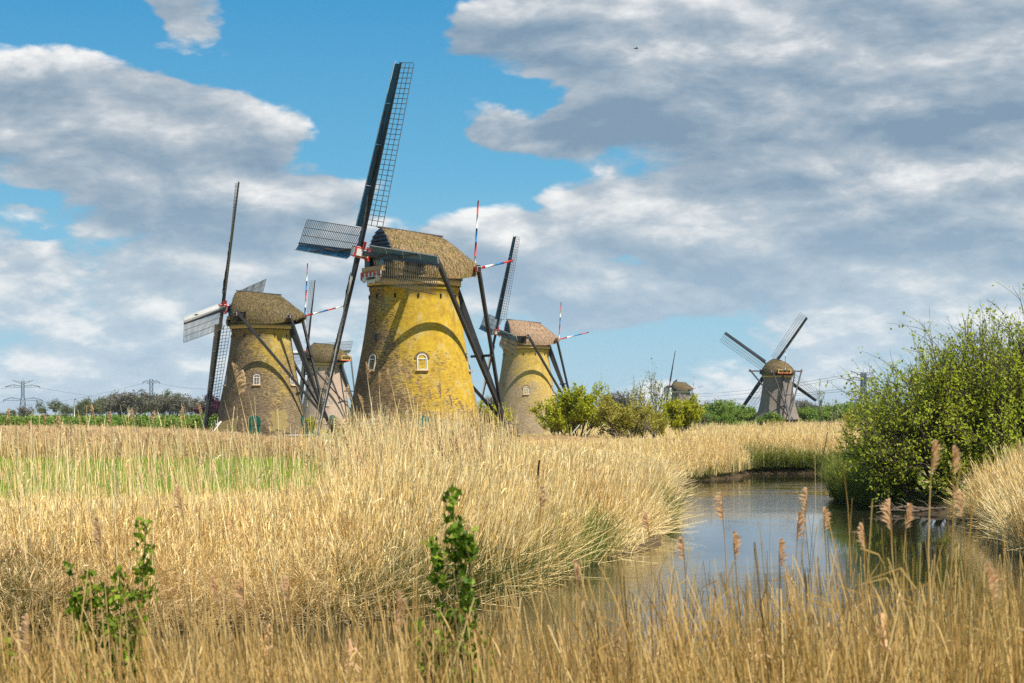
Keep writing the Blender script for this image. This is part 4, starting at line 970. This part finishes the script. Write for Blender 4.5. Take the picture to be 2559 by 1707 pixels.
for i, (px, s_) in enumerate(((1545, 1.05), (1572, .8), (1520, .7), (1742, .62), (2010, .75), (2035, .62), (1985, .7), (1240, .9), (1260, .7))):
    ft[1 if i % 2 else 3].put('far_tree', px, 720, 'bare grey tree on the horizon %s' % ('standing tallest behind the olive bush', 'at the right of the tallest bare tree', 'at the left of the tallest bare tree', 'behind the tiny windmill braces', 'right behind the grey windmill', 'under the thin sapling far away', 'peeping beside the grey windmill body', 'seen between the golden windmill tail braces', 'right of the golden windmill tail pole')[i], 'tree', 'bare trees on the horizon', s_, i * 2.0, s_)

# leafy shoots in front
def shoot(name, px, D, py_top, label, stems, seed, n_leaf, wid, size=.055):
    r = np.random.default_rng(seed); x = wx(px, D); z0_ = float(gz(x, D)); H = wz(py_top, D) - z0_
    tubes = []; pts = []
    for dx, hh, bend in stems:
        p = [Vector((dx * .3, 0, 0))]
        for i in range(1, 9):
            t = i / 8; p.append(Vector((dx * (.3 + .7 * t) + bend * t * t + .012 * math.sin(i * 2.2), .03 * math.sin(i * 1.3 + dx * 9), H * hh * t)))
        tubes.append((p, [.009 * (1 - .75 * i / 8) for i in range(9)], 6))
        for i in range(int(n_leaf * hh)):
            t = r.uniform(.12, 1.0); k = min(int(t * 8), 7); q = p[k].lerp(p[k + 1], t * 8 - k); a = r.uniform(0, 6.28); L = wid * (1.15 - t * .85) * r.uniform(.3, 1.0)
            e = q + Vector((math.cos(a) * L, math.sin(a) * L, L * .55)); 
            if r.uniform() < .3: tubes.append(([q, q.lerp(e, .5) + Vector((0, 0, .004)), e], [.004, .003, .0015], 4))
            for _ in range(5):
                w = q.lerp(e, r.uniform(.35, 1.05)); pts.append((w.x + r.normal(0, .014), w.y + r.normal(0, .014), w.z + r.normal(0, .016)))
    o = empty(name, (x, D, z0_)); tag(o, label, 'shrub')
    link('stem', tubes_mesh('stem', tubes, M['bark']), o); link('leaves', leaves_mesh('leaves', np.array(pts), size, M['leaf_shoot'], r, .6, .6), o); return o
shoot('green_shrub', 1135, 9.4, 1222, 'upright leafy green shoot rising through the reeds in the middle foreground', [(.0, 1.0, .0), (-.06, .86, -.01), (.05, .88, .03), (-.04, .66, -.14), (.08, .6, .07)], 3, 100, .14, .044)
shoot('green_shrub', 262, 10.5, 1305, 'forked leafy green shrub among the reeds in the left foreground', [(.20, 1.0, .03), (-.14, .89, -.04), (-.05, .86, -.02), (.13, .78, .06), (.02, .82, .0), (.09, .86, .0), (-.09, .80, -.06), (.05, .72, .0)], 4, 70, .13, .046)
shoot('green_shrub', 40, 10.0, 1590, 'low green sprig at the bottom left corner', [(.0, 1.0, -.03), (.08, .7, .05)], 6, 24, .10, .055)

# ------------------------------------------------------------------ pylons and wires
def pylon(px, D, H, arms, label, wtop=3.2, wbase=9.5, m_=.85, vee=True):
    root = empty('pylon', (wx(px, D), D, float(gz(wx(px, D), D))), R(12)); tag(root, label, 'pylon', 'power pylons on the horizon')
    wid = lambda z: wbase + (wtop - wbase) * min(1, z / (H * .62))
    lev = [0, H * .2, H * .36, H * .5, H * .62, H * .74, H * .86, H]
    for sx in (-1, 1):
        for sy in (-1, 1):
            b = MB()
            for z0_, z1_ in zip(lev[:-1], lev[1:]): b.beam((sx * wid(z0_) / 2, sy * wid(z0_) / 2, z0_), (sx * wid(z1_) / 2, sy * wid(z1_) / 2, z1_), m_, m_)
            b.obj('leg', M['steel'], root)
    b = MB()
    for z0_, z1_ in zip(lev[:-1], lev[1:]):
        for s in (-1, 1):
            b.beam((-wid(z0_) / 2, s * wid(z0_) / 2, z0_), (wid(z1_) / 2, s * wid(z1_) / 2, z1_), m_ * .6); b.beam((wid(z0_) / 2, s * wid(z0_) / 2, z0_), (-wid(z1_) / 2, s * wid(z1_) / 2, z1_), m_ * .6)
            b.beam((s * wid(z0_) / 2, -wid(z0_) / 2, z0_), (s * wid(z1_) / 2, wid(z1_) / 2, z1_), m_ * .6)
        b.beam((-wid(z1_) / 2, 0, z1_), (wid(z1_) / 2, 0, z1_), m_ * .6)
    tag(b.obj('bracing', M['steel'], root), kind='stuff')
    for z, L, rise, drop in arms:
        for s in (-1, 1):
            b = MB(); w = wid(z) / 2
            b.beam((s * w, 0, z), (s * L * .55, 0, z + rise), m_ * .9); b.beam((s * L * .55, 0, z + rise), (s * L, 0, z - drop), m_ * .9); b.beam((s * w, 0, z - 1.6), (s * L, 0, z - drop), m_ * .6)
            b.beam((s * L * .5, 0, z + rise), (s * L * .45, 0, z - 1.2), m_ * .4)
            a = b.obj('crossarm', M['steel'], root)
            b = MB(); b.tube([(s * L * .97, 0, z - drop), (s * L * .97, 0, z - drop - 2.6)], m_ * .3, 5); b.obj('insulator', M['steel'], a)
    if vee:
        for s in (-1, 1):
            b = MB(); b.beam((s * wtop / 2, 0, H * .93), (s * 12.5, 0, H + 1.5), m_ * .7); b.beam((s * wtop / 2, 0, H), (s * 9, 0, H + .6), m_ * .45); b.obj('earth_wire_arm', M['steel'], root)
        b = MB(); b.tube([(0, 0, H), (0, 0, H + 3.5)], m_ * .25, 5); b.obj('lightning_rod', M['steel'], root)
    return root
ARMS = [(36.8, 20.5, 1.6, .8), (20.6, 23.5, 2.2, 1.0)]
pylon(57, 2435, 42.5, ARMS, 'large steel pylon with two tiers of arms at the left edge')
pylon(378, 2500, 46, [(42.5, 10.5, 2.2, 0)], 'smaller steel pylon with a single arched crossarm above the wood', 4.0, 8.0, vee=False)
pylon(2158, 1850, 41.0, [(35.5, 15.5, 1.4, .6), (22.5, 17.5, 1.8, .6)], 'steel pylon half hidden by the big willow', 3.6, 10.0)
def cable(p0, p1, sag, label, rad=.17):
    p0, p1 = Vector(p0), Vector(p1); b = MB(); pts = []
    for i in range(25):
        t = i / 24; q = p0.lerp(p1, t); q.z -= sag * 4 * t * (1 - t); pts.append(q)
    b.tube(pts, rad, 4, cap=False); tag(b.obj('power_cable', M['wire']), label, 'power cable', 'cables strung between the pylons')
def at(px, py, D): return (wx(px, D), D, wz(py, D))
cable(at(100, 969, 2430), at(420, 1000, 4200), 6, 'thin power cable running from the upper arm of the left pylon towards the wood')
cable(at(104, 1003, 2430), at(330, 1017, 4200), 5, 'thin power cable running from the lower arm of the left pylon to the trees')
cable(at(15, 969, 2430), at(-160, 985, 2100), 3, 'thin power cable leaving the upper arm of the left pylon past the edge')
cable(at(10, 1003, 2430), at(-160, 1012, 2100), 3, 'thin power cable leaving the lower arm of the left pylon past the edge')
cable(at(358, 958, 2500), at(60, 1012, 3900), 5, 'faint power cable falling left from the arched pylon above the wood')
cable(at(399, 958, 2500), at(560, 972, 2700), 3, 'faint power cable going right from the arched pylon above the wood')
cable(at(2117, 936, 1850), at(1700, 985, 3400), 5, 'upper power cable going left from the pylon behind the willow')
cable(at(2121, 941, 1850), at(1715, 990, 3400), 6, 'second power cable just below the upper one right of the grey windmill')
cable(at(2112, 972, 1850), at(1500, 1004, 3800), 6, 'lower power cable passing behind the grey windmill')
cable(at(2112, 978, 1850), at(1370, 1008, 3800), 7, 'lowest power cable above the green bushes')

# ------------------------------------------------------------------ small buildings and furniture round the mills
def porch(px, D, rz, sc_, label, name='porch'):
    """lean-to with a reed roof, a white gable with a slanting window and a whitewashed foot"""
    x = wx(px, D); o = empty(name, (x, D, .9), rz); o.scale = (sc_,) * 3; tag(o, label, 'outbuilding', 'lean-to porches against the mills')
    b = MB(); b.box((.2, 0, .55), (2.5, 1.7, 1.1)); b.obj('wall', M['white'], o)
    b = MB(); n = 8; rows = []
    for i in range(n + 1):
        t = i / n; rows.append([(-1.15 + .55 * t, -1.15 + 1.6 * t, 1.02 + 1.35 * t + .06 * math.sin(t * 3)), (1.6, -1.15 + 1.6 * t, 1.02 + 1.95 * t)])
    b.grid(rows); rows2 = [[Vector(q) - Vector((0, -.05, .16)) for q in r_] for r_ in rows]; b.grid([[r_[1], r_[0]] for r_ in rows2]); b.grid([[rows[i][0], rows2[i][0]] for i in range(n + 1)]); b.grid([[rows2[i][1], rows[i][1]] for i in range(n + 1)]); b.add([rows[0][0], rows[0][1], rows2[0][1], rows2[0][0]], [(3, 2, 1, 0)])
    b.obj('roof', M['thatch_dark'], o)
    b = MB(); b.beam((-1.22, -1.15, .98), (-.62, .45, 2.42), .14, .20); b.beam((-1.75, -.55, .2), (-1.2, .35, 2.1), .09, .09); b.beam((-1.2, -1.1, 1.0), (-1.75, -.55, .95), .10, .12); b.beam((-1.2, .35, 2.1), (-.6, .45, 2.45), .10, .12); b.beam((-1.2, -1.1, .05), (-1.2, -1.1, 1.0), .12, .12); w = b.obj('gable_frame', M['white'], o)
    b = MB(); b.add([(-1.25, -1.05, 1.0), (-1.68, -.55, .98), (-1.18, .33, 2.05), (-.68, .38, 2.32)], [(0, 1, 2, 3)]); b.obj('pane', M['glass'], w)
    return o
porch(955, 134.2, R(-8), 1.0, 'lean-to porch with reed roof and white foot at the base of the golden windmill')
porch(562, 206, R(-8), .8, 'smaller lean-to porch with white gable at the left foot of the brown windmill')
# railing between the mills
rl = empty('railing', (wx(775, 152), 152, .88), 0); tag(rl, 'thin white railing with dark posts in front of the pale pink windmill', 'railing')
W_ = wx(850, 152) - wx(700, 152)
for z in (1.12, .78): b = MB(); b.tube([(-W_ / 2, 0, z), (W_ / 2, 0, z)], .028, 6); b.obj('rail', M['white'], rl)
for i, xx in enumerate((-W_ / 2 + .25, -W_ / 6, W_ / 6, W_ / 2 - .15)):
    b = MB(); b.beam((xx, 0, -.2), (xx, 0, 1.2), .08, .08); b.obj('post', M['black' if i in (0, 3) else 'white'], rl)
b = MB(); b.beam((-W_ / 2 - .3, 0, 1.24), (-W_ / 2 + .75, 0, 1.24), .08, .08); b.obj('top_bar', M['dead'], rl)
bo = empty('mooring_post', (wx(833, 150), 150, .85)); tag(bo, 'green iron post with a dark cross handle beside the white railing', 'post')
b = MB(); b.tube([(0, 0, -.1), (0, 0, 1.35), (0, 0, 1.5)], [.05, .05, .16], 8); b.obj('post', M['green'], bo)
b = MB(); b.tube([(0, 0, 1.5), (0, 0, 1.85)], [.17, .14], 10); b.beam((-.36, 0, 1.9), (.6, 0, 1.98), .07, .10); b.obj('handle', M['iron'], bo)
# white signs standing in the reeds
def sign(px, D, py_top, w, h, label, marks, rounded=False):
    x = wx(px, D); zg = float(gz(x, D)); zt = wz(py_top, D); o = empty('sign', (x, D, zg)); tag(o, label, 'sign')
    b = MB(); b.beam((0, .05, -.1), (0, .05, zt - zg - .05), .07, .07); b.obj('post', M['white'], o)
    b = MB()
    if rounded:
        n = 20; z0_ = zt - zg - h / 2; vs = [(w / 2 * math.cos(6.283 * k / n), -.03, z0_ + h / 2 * math.sin(6.283 * k / n)) for k in range(n)]; b.add(vs + [(a_, .02, c_) for a_, _, c_ in vs], [tuple(range(n)), tuple(reversed(range(n, 2 * n)))] + [(k, n + k, n + (k + 1) % n, (k + 1) % n) for k in range(n)])
    else: b.box((0, 0, zt - zg - h / 2), (w, .05, h))
    p = b.obj('panel', M['white'], o)
    b = MB()
    for mx, mz, mw, mh in marks: b.box((mx * w, -.032, zt - zg - h / 2 + mz * h), (mw * w, .012, mh * h))
    tag(b.obj('marks', M['greywood'], p), kind='stuff'); return o
sign(402, 128, 1087, .36, .34, 'small round white sign on a thin post in the brown reeds', [(-.1, -.08, .5, .07), (.05, -.25, .07, .3), (.22, .05, .06, .25)], True)
sign(672, 128, 1105, .64, .36, 'pale rectangular sign with grey lettering, half sunk in the reeds', [(-.34, .2, .10, .28), (-.2, .2, .10, .28), (-.04, .2, .12, .28), (.12, .2, .10, .28), (.28, .2, .12, .28), (-.25, -.22, .06, .4), (-.02, -.22, .06, .4), (.2, -.22, .08, .3)])
for i, (px, D, y0, lb) in enumerate(((186, 560, 998, 'slender white lamp post left of the wood'), (322, 560, 1012, 'slender white lamp post in front of the middle of the wood'))):
    x = wx(px, D); o = empty('lamp_post', (x, D, .85)); tag(o, lb, 'lamp post', 'white lamp posts along the far road')
    b = MB(); b.tube([(0, 0, -.1), (0, 0, wz(y0, D) - .85)], [.14, .10], 8); b.obj('pole', M['white'], o)
    b = MB(); b.tube([(0, 0, wz(y0, D) - .95), (.5, -.4, wz(y0, D) - .80)], [.09, .12], 6); b.obj('lamp_head', M['steel'], o)
def stake(px, D, py0, lean, label, rad=.045):
    x = wx(px, D); zg = float(gz(x, D)); h = wz(py0, D) - zg; b = MB(); b.tube([(0, 0, -.2), (lean * .4, 0, h * .5), (lean, 0, h)], [rad, rad * .9, rad * .7], 7); o = b.obj('stake', M['dead']); o.location = (x - lean, D, zg); tag(o, label, 'stake'); return o
stake(1348, 46, 1150, .22, 'dark leaning wooden stake sticking out of the middle reeds', .032)
stake(1865, 150, 1076, 0, 'thin dark stake left of the yellow flowers', .05); stake(1882, 152, 1084, 0, 'shorter dark stake behind the yellow flowers', .05)
stake(2068, 118, 1080, .5, 'thin bent bare stem at the right end of the far bank', .03)
for i, (px, py, D, a, L, lb) in enumerate(((1438, 1078, 118, .9, .75, 'white board tilted to the right in the reeds under the yellow willow'), (1463, 1094, 116, 1.45, .55, 'short white board standing upright in the reeds under the yellow willow'))):
    b = MB(); b.beam((-math.cos(a) * L / 2, 0, -math.sin(a) * L / 2), (math.cos(a) * L / 2, 0, math.sin(a) * L / 2), .05, .22, up=(0, 1, 0)); o = b.obj('white_board', M['white']); o.location = at(px, py, D); o.location.z += .1; tag(o, lb, 'board')
fb = empty('footbridge', (wx(2115, 330), 330, .9)); tag(fb, 'low dark wooden footbridge among the bushes by the willow', 'bridge')
b = MB(); b.box((0, 0, 1.35), (5.6, 1.2, .14)); b.obj('deck', M['greywood'], fb)
for xx in (-1.8, .2, 2.2): b = MB(); b.box((xx, 0, .55), (.2, 1.0, 1.5)); b.obj('pier', M['greywood'], fb)
b = MB(); b.beam((-2.8, -.55, 1.75), (2.8, -.55, 1.75), .10, .10); b.obj('rail', M['greywood'], fb)
fs = [clump('flower_clump', 170 + i, 40, .5, .05, [M['flower'], M['flower']], leaf=1, plume=.5, lean=.15, bend=.2, hvar=.2, plume_w=.08) for i in range(2)]
x = rng.uniform(wx(1868, 148), wx(1958, 148), 60); y = 148 + rng.uniform(-.5, .5, 60); z = gz(x, y)
scatter('yellow_flowers', np.stack([x, y, wz(1106, y) - .25], 1), np.stack([0 * x, 0 * x, rng.uniform(0, 6, 60)], 1), np.stack([x * 0 + .8, x * 0 + .8, x * 0 + .42], 1), fs)

# bird high over the clouds' lower edge
bd = empty('bird', at(1590, 122, 260), R(20)); tag(bd, 'small dark bird flying high against the grey cloud', 'bird')
b = MB(); b.tube([(-.28, 0, 0), (-.15, 0, .03), (.05, 0, .04), (.2, 0, .03), (.3, 0, .01)], [.015, .06, .075, .05, .01], 8); b.obj('body', M['bird'], bd)
for s in (-1, 1):
    b = MB(); b.add([(.10, 0, .05), (-.10, 0, .05), (-.10, s * .30, .16), (.06, s * .32, .16), (-.12, s * .70, .06), (-.06, s * .66, .07)], [(0, 1, 2, 3), (3, 2, 4, 5)]); b.add([(.10, 0, .035), (-.10, 0, .035), (-.10, s * .30, .145), (.06, s * .32, .145), (-.12, s * .70, .055), (-.06, s * .66, .06)], [(3, 2, 1, 0), (5, 4, 2, 3)]); b.obj('wing', M['bird'], bd)

# ------------------------------------------------------------------ tall single reeds
def stalk(px, py, D, dx, plume, label, seed, group, mats=(M['straw'], M['plume']), rad=.0055):
    r = np.random.default_rng(seed); xt = wx(px, D); xb = xt + dx; zg = float(gz(xb, D)); H = wz(py, D) - zg
    if H < .3: return
    o = empty('reed_stalk', (xb, D, zg)); tag(o, label, 'reed', group)
    def P(t): return Vector((-dx * (t ** 1.35) + .015 * math.sin(t * 9 + seed), .03 * math.sin(t * 4 + seed), H * t))
    b = MB(); tp = .97
    b.tube([P(t) for t in np.linspace(0, tp, 10)], [rad * (1.15 - .6 * t) for t in np.linspace(0, 1, 10)], 6)
    for t in (.35, .5, .62, .72):
        if r.uniform() < .75:
            s = r.choice((-1, 1)); q = P(t); L = r.uniform(.15, .34); n = []
            pts = [q, q + Vector((s * L * .35, r.normal(0, .04), L * .5)), q + Vector((s * L * .8, r.normal(0, .06), L * .35)), q + Vector((s * L * 1.05, 0, -.02))]
            ws = [.008, .013, .010, .002]
            vs = []
            for p_, w_ in zip(pts, ws): vs += [p_ + Vector((0, -w_, w_ * .4)), p_ + Vector((0, w_, -w_ * .4))]
            b.add(vs, [(0, 1, 3, 2), (2, 3, 5, 4), (4, 5, 7, 6)])
    b.obj('stem', mats[0], o)
    if plume > 0:
        b = MB(); s = r.choice((-1, 1), p=(.7, .3))
        for k in range(40):
            t = k / 40; q = P(1 - plume / H * (1 - t)); L = plume * .34 * math.sin(math.pi * min(1, .18 + t * .82)) * r.uniform(.5, 1) + .02
            d = Vector((s * r.uniform(-.15, 1.0), r.normal(0, .4), r.uniform(.5, 1.6))).normalized(); e = q + d * L + Vector((s * .25 * L, 0, -.25 * L)); w_ = .0045 if D < 20 else .011
            sd_ = Vector((d.z, .3, -d.x)).normalized() * w_; m_ = q.lerp(e, .55) + Vector((0, 0, .1 * L))
            b.add([q - sd_ * .3, q + sd_ * .3, m_ + sd_, m_ - sd_, e], [(0, 1, 2, 3), (3, 2, 4)])
        b.obj('plume', mats[1], o)
ORDN = ['first', 'second', 'third', 'fourth', 'fifth', 'sixth', 'seventh', 'eighth', 'ninth', 'tenth', 'eleventh', 'twelfth', 'thirteenth', 'fourteenth', 'fifteenth', 'sixteenth', 'seventeenth', 'eighteenth']
LS = [(20, 1022, 38, .35), (38, 1052, 33, .2), (76, 1052, 35, .25), (110, 1034, 36, .15), (148, 1040, 33, -.1), (166, 1068, 38, .1), (198, 1060, 34, .3), (229, 1012, 36, .45), (278, 1030, 33, .12), (333, 1022, 35, .3), (372, 1048, 38, .3), (386, 1027, 33, -.05), (457, 1018, 35, -.1), (490, 1008, 36, .75)]
for i, (px, py, D, dx) in enumerate(LS): stalk(px, py, D, dx, .0 if i in (1, 6, 10) else .2, 'tall reed stalk against the green belt, %s from the left edge' % ORDN[i], 200 + i, 'tall reeds left of the mills', rad=.009)
stalk(578, 905, 24, .85, .42, 'tallest reed stalk, its big plume crossing the left side of the brown windmill', 220, 'tall reeds before the brown windmill', rad=.008)
stalk(610, 925, 25, .75, .25, 'tall reed stalk just right of the tallest one before the brown windmill', 221, 'tall reeds before the brown windmill', rad=.007)
stalk(556, 975, 30, .95, .0, 'bare leaning reed stalk left of the tallest plume', 222, 'tall reeds before the brown windmill', rad=.007)
stalk(690, 1000, 30, -.05, .18, 'upright reed stalk before the right side of the brown windmill', 223, 'tall reeds before the brown windmill', rad=.006)
CS = [(872, 962), (914, 905), (945, 928), (968, 922), (998, 897), (1024, 916), (1046, 944), (1072, 968), (1098, 952), (1124, 985), (1150, 1000), (896, 985), (1012, 970)]
CS.sort()
for i, (px, py) in enumerate(CS): stalk(px, py, 44 + 6 * math.sin(i * 2.3), .55 + .35 * math.sin(i * 1.7), .32, 'leaning reed stalk with long plume before the golden windmill, %s from the left' % ORDN[i], 240 + i, 'plumed reeds before the golden windmill', rad=.010)
NM = (M['straw_near'], M['plume_near'])
RS = [(2326, 1102, 8.2, .03, .13), (2372, 1118, 8.8, .06, .12), (2100, 1118, 9.5, .10, .0), (1802, 1232, 11, .05, .16), (2012, 1222, 11, -.03, .13), (1995, 1280, 10, .04, .14), (2050, 1270, 11, .12, .12), (2232, 1250, 9.5, .02, .14), (2272, 1262, 10, -.05, .12), (2396, 1228, 9, .05, .12), (1838, 1330, 10, .04, .12), (1955, 1350, 9.5, .0, .13), (2462, 1405, 7.8, .10, .16), (1700, 1345, 10, .08, .12), (2160, 1310, 10, .08, .12)]
RS.sort()
for i, (px, py, D, dx, pl) in enumerate(RS): stalk(px, py, D, dx, pl, 'golden reed stalk standing out before the water, %s from the left' % ORDN[i], 270 + i, 'near reeds before the water', NM, rad=.0048 if pl else .004)
NS = [(240, 1290, 11, .1, .2), (450, 1215, 13, .1, .18), (545, 1440, 10, .1, .15), (610, 1450, 9.5, .15, .14), (985, 1480, 8.2, .06, .18), (1345, 1215, 14, .02, .16), (60, 1540, 8.4, .12, .18), (720, 1445, 10, .12, .12), (1430, 1400, 12, .1, .12), (1620, 1280, 13, .05, .12)]
NS.sort()
for i, (px, py, D, dx, pl) in enumerate(NS): stalk(px, py, D, dx, pl, 'blurred golden reed plume close to the camera, %s from the left' % ORDN[i], 300 + i, 'near plumes in the left foreground', NM, rad=.0045)

# ------------------------------------------------------------------ the air
hm = bpy.data.materials.new('haze'); hm.use_nodes = True; ht = NT(hm.node_tree); ht.n.clear()
hv = ht.node('ShaderNodeVolumePrincipled'); hv.inputs['Color'].default_value = (.80, .88, .96, 1); hv.inputs['Density'].default_value = .00005; hv.inputs['Anisotropy'].default_value = .2
ht.l.new(hv.outputs[0], ht.node('ShaderNodeOutputMaterial').inputs['Volume'])
b = MB(); b.box((0, 4600, 28.2), (24000, 9600, 60.4)); hz = b.obj('haze', hm); tag(hz, kind='stuff'); SC.cycles.volume_bounces = 0
